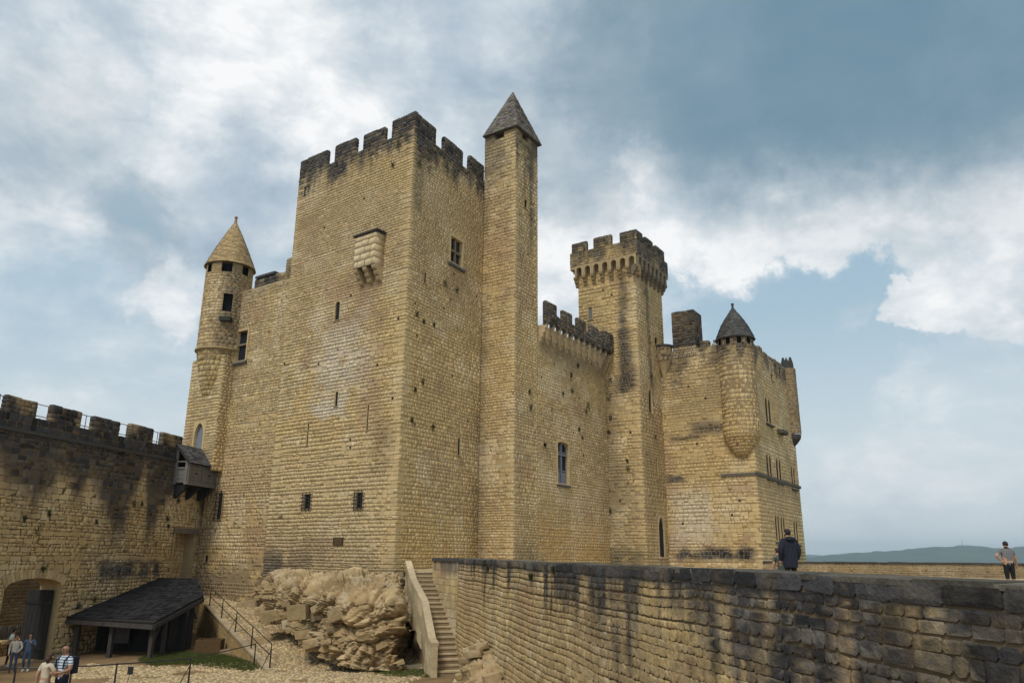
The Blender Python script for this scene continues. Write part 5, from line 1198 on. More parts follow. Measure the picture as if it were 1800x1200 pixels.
def rock_blocks(base, n, smin, smax, seed, name, tone=(.38,.285,.16), sink=.36):
    """sharp-edged fractured blocks set into the bedrock surface"""
    rng = np.random.default_rng(seed); me = base.data; N = len(me.polygons); cen = np.empty(N*3); me.polygons.foreach_get('center', cen); cen = cen.reshape(-1, 3); nor = np.empty(N*3); me.polygons.foreach_get('normal', nor); nor = nor.reshape(-1, 3)
    ar = np.empty(N); me.polygons.foreach_get('area', ar); flip = np.where((nor*cen).sum(1) > 0, -1., 1.); nor = nor*flip[:, None]
    ar = np.where(cen[:, 2] < -1.9, ar, 0) if smax > .5 else ar; pick = rng.choice(N, n, p=ar/ar.sum()); VV, FF, CC = [], [], []
    for q in pick:
        s = smin+(smax-smin)*rng.random()**2.2; dims = np.array((s*rng.uniform(.8,1.5), s*rng.uniform(.7,1.1), s*rng.uniform(.38,.75)))
        pts = rng.uniform(-1, 1, (16, 3)); pts = pts/np.abs(pts).max(1, keepdims=True)*rng.uniform(.82, 1., (16, 1)); pts = np.concatenate([pts, [(x,y,z) for x in (-.9,.9) for y in (-.9,.9) for z in (-.9,.9)]*(1+rng.normal(0,.10,(8,3)))])
        a, b = rng.normal(.1, .22), rad(14)+rng.normal(0, .10); ca, sa, cb, sb = math.cos(a), math.sin(a), math.cos(b), math.sin(b)
        Rz = np.array([[ca,-sa,0],[sa,ca,0],[0,0,1]]); Ry = np.array([[cb,0,-sb],[0,1,0],[sb,0,cb]])
        P_ = (pts*dims*.5) @ (Rz @ Ry).T+cen[q]-nor[q]*dims.mean()*sink
        bm = bmesh.new(); vs_ = [bm.verts.new(p) for p in P_]; r = bmesh.ops.convex_hull(bm, input=vs_); bmesh.ops.delete(bm, geom=list(set(r['geom_interior']+r['geom_unused'])), context='VERTS'); bm.verts.index_update(); o = len(VV)
        col = np.array(tone)*rng.uniform(.82, 1.12)*np.array((1, rng.uniform(.98,1.02), rng.uniform(.93,1.06)))
        if rng.random() < .15: col = np.array((.52,.43,.285))*rng.uniform(.9, 1.05)
        for v in bm.verts: VV.append(v.co[:]); CC.append(col)
        for f in bm.faces: FF.append([o+v.index for v in f.verts])
        bm.free()
    ob = mesh(name, VV, FF, M_ROCK, base, np.array(CC)); ob['kind'] = 'stuff'; return ob
rock_blocks(ROCK, 420, .06, .30, 6, 'fractured_rubble', sink=.40); rock_blocks(ROCK, 70, .4, 1.15, 15, 'fractured_blocks', sink=.45)
rock_blocks(ROCKF, 120, .12, .6, 7, 'fractured_blocks', sink=.42)
bl = [((612,1166),(.75,.5,.26),'flat pale boulder at the foot of the rock outcrop, left of the grass'),
      ((690,1172),(.55,.4,.18),'low slab of rock beside the dark gap at the outcrop foot'),
      ((468,1078),(.75,.6,.45),'rounded brown boulder at the top of the cobbled ramp'),
      ((560,1140),(.6,.5,.32),'small boulder half way down the ramp edge'),
      ((432,1052),(.7,.45,.2),'long flat stone at the foot of the left block')]
for i, (p_, r_, lbl) in enumerate(bl):
    g = ray(*p_); ks = np.linspace(20, 60, 800); P_ = (g/g[1])[None]*ks[:, None]; k = np.argmin(np.abs(P_[:, 2]-groundz(P_[:, 0], P_[:, 1]))); c = P_[k]
    tag(boulder(c+np.array([0, .2, .06]), r_, i+2), lbl, 'boulder')
c = np.append(NWF.pt(5.3, d=.6), -4.4); tag(boulder(c, (.38,.5,.5), 21), 'upright pale boulder at the foot of the retaining wall beside the steps', 'boulder')
kb_ = thing('kerb_block', 'low stone kerb slab in the grass below the stair parapet', 'kerb', G(720,1176)); a_, b_ = G(683,1178), G(752,1173)
dv = (b_-a_); MB().box((a_+b_)/2-np.array([0,0,.05]), np.linalg.norm(dv), .35, .22, math.atan2(dv[1], dv[0])).build('slab', M_STONE, kb_, (.36,.32,.23))

# ------------------------------------------------------------------ lean-to shed against the curtain wall
E1 = CWF.pt(*CWF.hit(117, 1084)); R1s = CWF.pt(*CWF.hit(281, 1015)); nrm3 = np.cross(R1s-E1, np.append(CWF.n, 0)); nrm3 /= np.linalg.norm(nrm3); nrm3 = nrm3 if nrm3[2] > 0 else -nrm3
def onroof(x, y): d = ray(x, y); return d*((nrm3 @ E1)/(nrm3 @ d))
E2, R2s, V2 = onroof(270, 1093), onroof(343, 1018), onroof(358, 1046)
shed = thing('lean_to_shed', 'dark open lean-to shed with slate roof against the curtain wall', 'shed', (E2[0], E2[1], yardz(E2[0], E2[1])))
sl_u = np.append(CWF.n, 0); sl_v = (R1s-E1)
wid = lambda P: (P-E1)[:2] @ CWF.n
def shed_roof():
    rng = np.random.default_rng(17); V, F, C = [], [], []; rows = 24; up = R1s-E1
    right = lambda t: np.interp(t, [0, wv, 1], [wid(E2), wid(V2), wid(R2s)])
    wv = float((V2-E1) @ up/(up @ up)); wv = min(max(wv, .3), .95)
    for r in range(rows):
        t0, t1 = r/rows, min(1, (r+1.3)/rows); L = right(t0); k = int(L/.24); off = rng.uniform(0, 1); cuts = np.clip(np.concatenate([[0], (np.arange(k)+off+rng.uniform(-.2,.2,k))/k, [1]]), 0, 1)
        for i in range(len(cuts)-1):
            u0, u1 = cuts[i], cuts[i+1]
            if u1-u0 < .003: continue
            q = lambda u, t: E1+up*t+sl_u*u*right(t); l = .03*rng.uniform(.5, 1.4); o = len(V)
            V += [q(u0,t0)+nrm3*l, q(u1,t0)+nrm3*l, q(u1,t1)+nrm3*.004, q(u0,t1)+nrm3*.004, q(u0,t0)-nrm3*.02, q(u1,t0)-nrm3*.02]; F += [(o,o+1,o+2,o+3),(o,o+4,o+5,o+1),(o+1,o+5,o+2),(o,o+3,o+4)]; C += [np.array((.020,.020,.022))*rng.uniform(.5, 1.7)]*6
    o = mesh('roof', V, F, M_SLATE, shed, np.array(C)); o['kind'] = 'stuff'
    P5 = [E1, E2, V2, R2s, R1s]; MB().prism([p-nrm3*.12 for p in P5], nrm3*.10).build('roof_deck', M_WOODDK, shed)
shed_roof()
up3 = np.array([0,0,1.])
MB().prism([E1-nrm3*.12, E2-nrm3*.12, E2-up3*.34, E1-up3*.30], np.append(-CWF.d*-.0, 0)+np.append(CWF.d*.06, 0)).build('eaves_board', M_WOODMID, shed)
vd = (V2-E2)/np.linalg.norm(V2-E2); MB().prism([E2-nrm3*.12, V2-nrm3*.12, V2-up3*.34, E2-up3*.34], sl_u*.06).build('barge_board', M_WOODMID, shed)
def post(P, ztop, r, name='post', m=None): MB().box((P[0], P[1], yardz(P[0], P[1])-.1), r, r, ztop-yardz(P[0], P[1])+.1, rad(-13)).build(name, m or M_WOODMID, shed)
ev = lambda t: E1+(E2-E1)*t
for t in (.10, .50, .955): p = ev(t)-np.append(CWF.d*.35, 0); post(p, p[2]-.2, .20)
for t in (.33, .72): p = E2+(V2-E2)*t-sl_u*.25; post(p, p[2]-.25, .17)
MB().tube([E2-np.append(CWF.d*.35,0)-sl_u*.25-up3*1.2, E2-np.append(CWF.d*.35,0)+(V2-E2)*.14-sl_u*.25-up3*.3], .07, 6).build('brace', M_WOODMID, shed)
MB().tube([V2-sl_u*.3-up3*1.2, V2-sl_u*.3-(V2-E2)*.12-up3*.35], .06, 6).build('brace', M_WOODMID, shed)
EN = Face(E2[:2]-CWF.n*.3+(V2-E2)[:2]*.45, math.degrees(math.atan2(*(V2-E2)[:2])))
Ln = np.linalg.norm((V2-E2)[:2])*.5
for i in range(9): MB().fbox(EN, i*Ln/9+.005, (i+1)*Ln/9-.005, -5.6, E2[2]+(V2-E2)[2]*(.45+.5*i/9)-.35, -.03, .0+.01*(i % 2)).build('board', M_WOODDK, shed)
BK = Face(R1s[:2]-np.append(-CWF.d*0,0)[:2], math.degrees(math.atan2(*CWF.n))); 
MB().fbox(BK, 0, wid(R2s)+.0, -5.8, R1s[2]-.2, -.1, 0).build('back_wall', M_MORTAR, shed)
sgn = MB(); pS = ev(.36)+np.append(-CWF.d*1.9, 0); MB().box((pS[0], pS[1], yardz(pS[0], pS[1])+.45), .95, .05, 1.5, rad(-5)).build('notice_board', mat('faded_board', (.10,.10,.10), .8), shed)

PT = E1+(R1s-E1)*.34  # added partition of dark boards, standing in for the shade inside the shed
for i in range(14):
    w0 = wid(E2)*1.02*i/14; p_ = PT[:2]+CWF.n*(w0+.12); MB().box((p_[0], p_[1], yardz(p_[0], p_[1])-.1), wid(E2)/14-.012, .05, PT[2]-.32-yardz(p_[0], p_[1])+.1, math.atan2(CWF.n[1], CWF.n[0])).build('board', M_WOODDK, shed)
# stone trough beside the shed
tro = thing('stone_trough', 'square stone water trough beside the shed, on a low slab', 'trough', G(363, 1150))
tp = G(364, 1147); yw = rad(8); tb = MB(); L_, D_, H_ = 1.25, .9, .62
tb.box(tp, L_, .12, H_, yw); rotp = lambda x, y: np.array([tp[0]+x*math.cos(yw)-y*math.sin(yw), tp[1]+x*math.sin(yw)+y*math.cos(yw), tp[2]])
for (x, y, sx, sy, n) in ((0, D_, L_, .12, 'trough_wall'), (-L_/2+.06, D_/2, .12, D_-.125, 'trough_wall'), (L_/2-.06, D_/2, .12, D_-.125, 'trough_wall')):
    MB().box(rotp(x, y), sx, sy, H_, yw).build(n, M_STONE, tro, (.10,.06,.028))
tb.build('trough_wall', M_STONE, tro, (.105,.064,.03)); MB().box(rotp(0, D_/2), L_-.25, D_-.14, .3, yw).build('trough_floor', M_DARK, tro)  # floor near-black: shade inside the trough put into its colour
MB().box(rotp(.95, .3), 1.3, .7, .14, yw).build('slab', M_STONE, tro, (.30,.24,.16))

# ------------------------------------------------------------------ iron railings
def railing(name, label, P, H=1.0, rails=(1., .52), r=.022, pr=.03, stay=()):
    o = thing(name, label, 'railing', P[0])
    for i, p in enumerate(P):
        MB().tube([p-np.array([0,0,.1]), p+np.array([0,0,H])], pr*1.3, 6, pr*.8).build('post', M_IRON, o)
        if i in stay: MB().tube([p+np.array([0,0,H*.75]), p+np.array([-.35,-.1,-.05])], r*.8, 5).build('stay', M_IRON, o)
    for k in rails:
        for a, b in zip(P[:-1], P[1:]):
            m_ = (a+b)/2+np.array([0,0,H*k-.015]); MB().tube([a+np.array([0,0,H*k]), m_, b+np.array([0,0,H*k])], r, 5).build('rail', M_IRON, o)
    return o
def onG(x, y):
    g = ray(x, y); ks = np.linspace(12, 60, 2400); P_ = (g/g[1])[None]*ks[:, None]; gz = groundz(P_[:, 0], P_[:, 1]); k = np.argmax(P_[:, 2] < gz); return P_[k]
rp = [np.append(RWF.pt(s, d=-.16), top_at(s)+.03) for s in np.linspace(.25, RLn-.2, 5)]
railing('ramp_railing', 'thin black iron railing climbing along the edge of the cobbled ramp', rp, 1.02, stay=(0, 2))
yr = [G(-30, 1262), G(17, 1216), G(120, 1200), G(196, 1203), G(333, 1199), G(448, 1169)+np.array([0,0,0])]
yr = [G(-60, 1240), G(18, 1232), G(118, 1228), G(198, 1222), G(330, 1207), G(446, 1170)]
railing('yard_railing', 'low black iron rope railing across the yard in front of the visitors', yr, .98, rails=(.97,), stay=(4,))
sg = thing('stake_sign', 'tiny dark notice on a thin stake in the yard', 'sign', G(222, 1202)); q = G(222, 1203); MB().tube([q, q+np.array([.08,0,.42])], .012, 5).build('stake', M_IRON, sg)
MB().box(q+np.array([.09,-.02,.36]), .20, .02, .28, .1).build('panel', M_IRON, sg)

# plaque on the keep
pl = KL.rect(587, 944, 604.5, 957.5); pq = thing('wall_plaque', 'brown wall plaque with lines of lettering low on the keep', 'plaque', KL.pt(pl[0], pl[2], .1))
MB().fbox(KL, pl[0], pl[1], pl[2], pl[3], .04, .085).build('panel', mat('plaque_brown', (.045,.028,.016), .5, .2), pq)
for i in range(6):
    z = pl[2]+(pl[3]-pl[2])*(i+.7)/6.6; w_ = (pl[1]-pl[0]); MB().fbox(KL, pl[0]+w_*(.07+.03*(i % 2)), pl[1]-w_*(.07+.05*((i*7) % 3)), z, z+.025, .085, .088).build('lettering', mat('plaque_letters', (.16,.11,.06), .5), pq)

# ------------------------------------------------------------------ grass and weeds
def blades(name, C, rng, h=(.04,.10), tone=(.055,.075,.018), w=.012, label=None):
    N = len(C); a = rng.uniform(0, 6.28, N); hh = rng.uniform(*h, N); ln = rng.normal(0, .5, (N, 2))*hh[:, None]
    d = np.stack([np.cos(a), np.sin(a), 0*a], -1)*w; t = np.concatenate([ln, hh[:, None]], 1)
    V = np.stack([C-d, C+d, C+t*.6+d*.6, C+t], 1); c = np.array(tone)*rng.uniform(.6, 1.5, (N, 1))+rng.uniform(0, .02, (N, 1))*np.array((1, .6, 0))
    idx = np.array([0,1,2,0,2,3]); L = (idx[None]+(np.arange(N)*4)[:, None]).ravel()
    o = mesh_np(name, V.reshape(-1, 3), L, np.arange(2*N)*3, np.full(2*N, 3), M_GRASS, None, np.repeat(c[:, None], 4, 1).reshape(-1, 3)); o['kind'] = 'stuff'
    if label: o['label'] = label; o['category'] = 'grass'
    return o
rng = np.random.default_rng(23)
def grass_patch(poly, n, jag):
    out = []; poly = np.array(poly, float); x0, y0 = poly.min(0); x1, y1 = poly.max(0)
    while len(out) < n:
        x, y = rng.uniform(x0-4, x1+4), rng.uniform(y0-3, y1+3); xx, yy = x+rng.normal(0, jag), y+rng.normal(0, jag*.4); ins = False; j = len(poly)-1
        for i in range(len(poly)):
            if (poly[i][1] > yy) != (poly[j][1] > yy) and xx < (poly[j][0]-poly[i][0])*(yy-poly[i][1])/(poly[j][1]-poly[i][1])+poly[i][0]: ins = not ins
            j = i
        if ins: out.append(G(x, y))
    return np.array(out)
gp1 = grass_patch([(245,1160),(262,1150),(300,1146),(345,1147),(400,1152),(440,1164),(458,1174),(430,1178),(380,1172),(320,1166),(270,1169)], 26000, 4)
gp2 = grass_patch([(640,1176),(655,1172),(700,1176),(752,1177),(757,1188),(700,1189),(660,1184)], 9000, 4)
blades('grass', np.concatenate([gp1, gp2]), rng, label='patches of short dark green grass in the yard')
wd = []
def weed(f, x, y, r, n=60, off=.03):
    s, z = f.hit(x, y); c = f.pt(s, z, off)
    for _ in range(n): q = rng.normal(0, 1, 3)*r; wd.append(c+np.append(f.d*q[0]*.7, 0)+np.array([0,0,q[1]])+np.append(f.n*abs(q[2])*.5, 0))
for (f, x, y, r) in ((KR,782,499,.14),(KR,802,511,.12),(KR,732,553,.09),(KR,762,572,.06),(KR,744,566,.06),(KR,742,672,.10),(KR,729,686,.07),(KR,723,739,.07),(KR,760,751,.10),(KL,702,258,.16),(KL,692,291,.10),(KR,736,290,.14),(SRF,1029,722,.16),(SRF,1033,713,.14),(SRF,932,716,.09),(SRF,930,690,.08),(SRF,1005,688,.08),(SRF,989,693,.07),(SRF,1017,755,.08),(SRF,1023,770,.06),(SRF,1003,660,.09),(SRF,1015,643,.09),
      (GLF,1072,700,.2),(GLF,1073,670,.16),(GLF,1071,760,.1),(GLF,1074,735,.1),(GLF,1073,900,.1),(GLF,1103,810,.08),(GLF,1104,824,.1),(GRF,1144,660,.13),(GRF,1151,768,.08),(CWF,65,932,.18),(CWF,42,912,.08),(CWF,85,903,.08),(CWF,168,918,.07),(CWF,75,1001,.1),(CWF,294,912,.08),(CWF,295,925,.07),(CWF,312,880,.09),(CWF,135,1066,.14),(CWF,165,1057,.12),(CWF,235,886,.08),(CWF,248,886,.08),(LBF,390,865,.03),
      (NWF,860,1000,.05),(NWF,936,1016,.04),(NWF,975,1003,.04),(BLF,1275,630,.1)):
    weed(f, x, y, r)
blades('wall_weeds', np.array(wd), rng, (.05,.14), (.035,.042,.016), .02)['label'] = 'small weeds rooted in the wall joints'
bpy.data.objects['wall_weeds']['category'] = 'weeds'

# ------------------------------------------------------------------ people
def cloth(n, c, rough=.85): return mat('cloth_'+n, c, rough, .25, 14, .25, bscale=30)
SK = mat('skin_light', (.42,.25,.17), .6, .1, 20, 0); SKD = mat('skin_tan', (.30,.17,.11), .6, .1, 20, 0)
def person(label, P, face_deg, H, mats, pose=None, hair=(.02,.016,.014), fat=1., hairlen=0, group=None, coat=1., extra=None):
    """mats: skin, top, legs, shoes, (sleeve: 'long' or 'short', trousers 'long'/'short'); joints in units of the height, x right, y ahead"""
    J = dict(pel=(0,0,.52), bel=(0,.0,.60), che=(0,.0,.71), nek=(0,-.005,.835), nk2=(0,.005,.865), hed=(0,.015,.915), top=(0,.005,.965),
             lsh=(-.105,-.005,.805), lel=(-.14,-.02,.645), lwr=(-.145,.035,.505), lha=(-.145,.05,.455), rsh=(.105,-.005,.805), rel=(.14,-.02,.645), rwr=(.145,.035,.505), rha=(.145,.05,.455),
             lhi=(-.052,0,.505), lkn=(-.056,.01,.285), lan=(-.058,-.015,.055), lto=(-.065,.075,.02), rhi=(.052,0,.505), rkn=(.056,.01,.285), ran=(.058,-.015,.055), rto=(.065,.075,.02))
    J.update(pose or {})
    E = [('pel','bel'),('bel','che'),('che','nek'),('nek','nk2'),('nk2','hed'),('hed','top'),('che','lsh'),('lsh','lel'),('lel','lwr'),('lwr','lha'),('che','rsh'),('rsh','rel'),('rel','rwr'),('rwr','rha'),
         ('pel','lhi'),('lhi','lkn'),('lkn','lan'),('lan','lto'),('pel','rhi'),('rhi','rkn'),('rkn','ran'),('ran','rto')]
    rr = dict(pel=.078*fat, bel=.076*fat, che=.084*fat, nek=.038, nk2=.031, hed=.050, top=.040, sh=.042, el=.029, wr=.020, ha=.023, hi=.055*fat, kn=.037, an=.026, to=.021)
    rr.update(dict(sh=.044*coat, el=.031*coat, wr=.021*coat) if coat > 1 else {})
    N = list(J); idx = {n: i for i, n in enumerate(N)}; me = bpy.data.meshes.new('body'); me.from_pydata([tuple(np.array(J[n])*H) for n in N], [(idx[a], idx[b]) for a, b in E], [])
    ob = bpy.data.objects.new('tmp_body', me); COL.objects.link(ob); md = ob.modifiers.new('s', 'SKIN'); md.use_smooth_shade = True; md.branch_smoothing = .3
    for n in N:
        q = rr.get(n, rr.get(n[1:], .03)); v = me.skin_vertices[0].data[idx[n]]; wx, wy = q*H, q*H
        if n in ('pel','bel','che'): wx, wy = q*H*1.22*(coat if n != 'che' else 1), q*H*.82
        if n == 'hed': wx, wy = q*H*.92, q*H*1.12
        v.radius = (wx, wy); v.use_root = (n == 'pel')
    s2 = ob.modifiers.new('u', 'SUBSURF'); s2.levels = 2; s2.render_levels = 2
    dg = bpy.context.evaluated_depsgraph_get(); ev_ = ob.evaluated_get(dg); bm_ = bpy.data.meshes.new_from_object(ev_); V = np.array([v.co[:] for v in bm_.vertices]); F = [tuple(p.vertices) for p in bm_.polygons]
    bpy.data.objects.remove(ob); bpy.data.meshes.remove(me); bpy.data.meshes.remove(bm_)
    segs = [(a, b, np.array(J[a])*H, np.array(J[b])*H) for a, b in E]; skin, topm, leg, shoe, sleeve, trous = mats
    ml = [skin, topm, leg, shoe]; mi = []
    for f in F:
        c = V[list(f)].mean(0); bd, bs, bt = 9, None, 0
        for a, b, p, q in segs:
            t = np.clip((c-p) @ (q-p)/((q-p) @ (q-p)), 0, 1); d = np.linalg.norm(c-p-(q-p)*t)
            if d < bd: bd, bs, bt = d, (a, b), t
        a, b = bs
        if a in ('nek','nk2','hed'): k = 0
        elif b[1:] == 'ha': k = 0
        elif b[1:] == 'wr': k = 1 if sleeve == 'long' else 0
        elif b[1:] == 'el': k = 1 if sleeve == 'long' or bt < .62 else 0
        elif b[1:] in ('sh',) or a in ('bel','che') : k = 1
        elif (a, b) == ('pel','bel'): k = 1
        elif a == 'pel' : k = 1 if c[2] > .50*H and coat > 1 else 2
        elif b[1:] == 'kn': k = (1 if coat > 1.05 and bt < .25 else 2)
        elif b[1:] == 'an': k = 2 if trous == 'long' or bt < .15 else 0
        else: k = 3
        if k == 2 and coat > 1.05 and c[2] > .455*H: k = 1
        mi.append(k)
    # fingers: four of unequal length and a thumb, slightly curled
    fb = MB()
    for sd in 'lr':
        w_, h_ = np.array(J[sd+'wr'])*H, np.array(J[sd+'ha'])*H; ax = (h_-w_)/np.linalg.norm(h_-w_); sx = np.array([0,1.,0])-ax*ax[1]; sx /= (np.linalg.norm(sx)+1e-9); nb = np.cross(ax, sx)
        for i, ln in enumerate((.036,.042,.040,.032)):
            o = h_+sx*(.5-i/3)*-.030*H*1.; fb.tube([o, o+ax*ln*.55*H, o+ax*ln*H+nb*(.010*H if sd == 'l' else -.010*H)], .0055*H, 5, .004*H)
        o = w_+(h_-w_)*.45+sx*.016*H; fb.tube([o, o+ax*.022*H+sx*.016*H, o+ax*.040*H+sx*.018*H], .0062*H, 5, .0045*H)
    nF = len(F); o_ = len(V); V = np.concatenate([V, np.array(fb.V)]); F += [tuple(i+o_ for i in f) for f in fb.F]; mi += [0]*len(fb.F)
    root = thing('person', label, 'person', P, group); ca, sa = math.cos(rad(-face_deg)), math.sin(rad(-face_deg))
    T = lambda Q: np.stack([P[0]+Q[:,0]*ca-Q[:,1]*sa, P[1]+Q[:,0]*sa+Q[:,1]*ca, P[2]+Q[:,2]], -1)
    b = mesh('body', T(V), F, skin, root, smooth=True)
    for m_ in ml[1:]: b.data.materials.append(m_)
    b.data.polygons.foreach_set('material_index', np.array(mi, np.int32))
    # head details
    hc = (np.array(J['hed'])+np.array(J['top'])*0)*H+np.array([0,0,.012*H]); hx = MB(); n, m_ = 16, 9; HV = []
    def ell(c, r, za, zb, cut):
        q = MB(); prof = []
        for i in range(m_+1):
            t = za+(zb-za)*i/m_; prof.append((math.cos(t), math.sin(t)))
        o = 0
        for cz in prof:
            for k in range(n):
                w = 2*math.pi*k/n; x, y, z = cz[0]*math.cos(w), cz[0]*math.sin(w), cz[1]
                if cut and y > .45 and z < .42: y = .45
                q.V.append((c[0]+x*r[0], c[1]+y*r[1], c[2]+z*r[2]))
        for i in range(m_):
            for k in range(n): q.F.append((i*n+k, i*n+(k+1) % n, (i+1)*n+(k+1) % n, (i+1)*n+k))
        return q
    if hair is not None:
        h = ell(hc+np.array([0,-.006*H,.008*H]), (.050*H, .058*H, .060*H), -.75-(.45 if hairlen else 0), math.pi/2, True); mesh('hair', T(np.array(h.V)), h.F, mat('hair_%.3f_%.3f' % hair[:2], hair, .6, .3, 30, .3), root, smooth=True)
        if hairlen:
            h = MB().tube([hc+np.array([0,-.035*H,.0]), hc+np.array([0,-.05*H,-.05*H]), hc+np.array([0,-.05*H,-(.06+hairlen)*H])], [.045*H,.042*H,.02*H], 10); mesh('hair', T(np.array(h.V)), h.F, mat('hair_%.3f_%.3f' % hair[:2], hair, .6), root, smooth=True)
    nose = MB().hexa([hc+np.array(q)*H for q in ((-.008,.048,-.018),(.008,.048,-.018),(.006,.066,-.016),(-.006,.066,-.016))], [hc+np.array(q)*H for q in ((-.004,.048,.01),(.004,.048,.01),(.003,.054,.01),(-.003,.054,.01))]); mesh('nose', T(np.array(nose.V)), nose.F, skin, root)
    for sx in (-1, 1):
        e = ell(hc+np.array([sx*.018,.048,.004])*H, (.007*H,.007*H,.005*H), -1.5, 1.5, False); mesh('eye', T(np.array(e.V)), e.F, M_DARK, root, smooth=True)
        e = ell(hc+np.array([sx*.047,-.002,-.006])*H, (.006*H,.013*H,.018*H), -1.5, 1.5, False); mesh('ear', T(np.array(e.V)), e.F, skin, root, smooth=True)
    mo = MB().hexa([hc+np.array(q)*H for q in ((-.014,.046,-.034),(.014,.046,-.034),(.012,.054,-.034),(-.012,.054,-.034))], [hc+np.array(q)*H for q in ((-.014,.046,-.030),(.014,.046,-.030),(.012,.055,-.030),(-.012,.055,-.030))]); mesh('mouth', T(np.array(mo.V)), mo.F, mat('lips', (.25,.10,.08), .6), root)
    if extra: extra(root, T, J, H)
    return root
def head_xy(x, y, Y): return atY(x, y, Y)
navy = cloth('navy', (.012,.016,.028)); black = cloth('black', (.01,.011,.014)); denim = cloth('denim', (.035,.055,.10)); denimj = cloth('denim_jacket', (.05,.075,.13)); white = cloth('white', (.62,.62,.60)); beige = cloth('beige', (.52,.45,.34)); khaki = cloth('khaki', (.30,.25,.17)); greyt = cloth('grey_tee', (.14,.14,.15)); shoe_d = cloth('dark_shoe', (.02,.02,.022)); shoe_w = cloth('white_shoe', (.5,.5,.48)); olive = cloth('olive', (.07,.085,.07)); stripe_b = cloth('pale_blue', (.45,.52,.60))
stripe = bpy.data.materials.get('striped_shirt') or bpy.data.materials.new('striped_shirt'); stripe.use_nodes = True
nt = stripe.node_tree; b_ = nt.nodes['Principled BSDF']; ge = nt.nodes.new('ShaderNodeNewGeometry'); sx_ = nt.nodes.new('ShaderNodeSeparateXYZ'); nt.links.new(ge.outputs['Position'], sx_.inputs[0])
mm = nt.nodes.new('ShaderNodeMath'); mm.operation = 'MULTIPLY'; mm.inputs[1].default_value = 15.; nt.links.new(sx_.outputs[2], mm.inputs[0]); fr_ = nt.nodes.new('ShaderNodeMath'); fr_.operation = 'FRACT'; nt.links.new(mm.outputs[0], fr_.inputs[0]); gr = nt.nodes.new('ShaderNodeMath'); gr.operation = 'GREATER_THAN'; gr.inputs[1].default_value = .68; nt.links.new(fr_.outputs[0], gr.inputs[0])
mx = nt.nodes.new('ShaderNodeMix'); mx.data_type = 'RGBA'; mx.inputs[6].default_value = (.50,.58,.66,1); mx.inputs[7].default_value = (.03,.045,.09,1); nt.links.new(gr.outputs[0], mx.inputs[0]); nt.links.new(mx.outputs[2], b_.inputs['Base Color']); b_.inputs['Roughness'].default_value = .85

def hood(root, T, J, H):
    c = np.array(J['nek'])*H; q = MB().tube([c+np.array([-.07,.0,-.01])*H, c+np.array([-.05,-.05,.0])*H, c+np.array([0,-.068,.002])*H, c+np.array([.05,-.05,.0])*H, c+np.array([.07,.0,-.01])*H], [.02*H,.032*H,.038*H,.032*H,.02*H], 8); mesh('hood', T(np.array(q.V)), q.F, navy, root, smooth=True)
    e = [(x*H, y*H, z*H) for x, y, z in ()]; b = MB().lathe((0, -.005*H), [(.118*H,.40*H),(.125*H,.50*H),(.112*H,.60*H),(.10*H,.72*H)], 20); Vq = np.array(b.V); Vq[:, 1] *= .72; mesh('coat_skirt', T(Vq), b.F, navy, root, smooth=True)
p = head_xy(1384, 928, 22.5); person('man seen from behind in a dark navy hooded jacket on the terrace', (p[0], p[1], p[2]-1.79), -12, 1.79, (SK, navy, black, shoe_d, 'long', 'long'), dict(lel=(-.165,-.02,.65), rel=(.165,-.01,.65), rwr=(.155,.04,.52), rha=(.150,.055,.465)), hair=(.012,.010,.010), fat=1.22, coat=1.45, extra=hood)
p = head_xy(1366, 962, 23.5)
def bagp(root, T, J, H):
    q = MB().box((.0,-.13*H,.52*H), .19*H, .10*H, .24*H); mesh('backpack', T(np.array(q.V)), q.F, olive, root)
person('small person with an olive backpack half hidden behind the man in the navy jacket', (p[0], p[1], p[2]-1.36), -20, 1.36, (SK, olive, cloth('pattern_blue', (.10,.19,.24)), shoe_d, 'short', 'long'), None, hair=(.03,.02,.015), extra=bagp)
p = head_xy(1766, 949, 28.3)
person('man in grey tee shirt and black shorts, left hand on hip, at the parapet', (p[0], p[1], p[2]-1.78), 8, 1.78, (SK, greyt, black, shoe_d, 'short', 'short'), dict(lel=(-.235,-.05,.69), lwr=(-.125,.01,.60), lha=(-.095,-.02,.575), rel=(.15,.02,.65), rwr=(.18,.08,.535), rha=(.185,.10,.49), hed=(.01,.03,.905), top=(.012,.03,.955)), hair=(.014,.012,.012), fat=1.25)
def on_ground(x, y, Y, H): q = atY(x, y, Y); return (q[0], q[1], q[2]-H)
def on_feet(x, y): q = G(x, y); return (q[0], q[1], q[2])
def straps(root, T, J, H):
    for sx in (-1, 1):
        q = MB().tube([np.array([sx*.07,.075,.66])*H, np.array([sx*.075,.07,.78])*H, np.array([sx*.08,.0,.845])*H, np.array([sx*.075,-.075,.76])*H], .012*H, 6); mesh('strap', T(np.array(q.V)), q.F, navy, root)
    q = MB().box((.0,-.13*H,.58*H), .17*H, .09*H, .23*H); mesh('backpack', T(np.array(q.V)), q.F, navy, root)
p = on_feet(98, 1262); person('man in a blue and white striped tee shirt with backpack straps, foreground left', p, 200, 1.80, (SKD, stripe, navy, shoe_d, 'short', 'long'), dict(lel=(-.165,.03,.655), lwr=(-.09,.135,.62), lha=(-.05,.155,.62), rel=(.165,.03,.655), rwr=(.07,.135,.61), rha=(.03,.15,.60)), hair=None, fat=1.2, extra=straps)
p = on_feet(74, 1262)
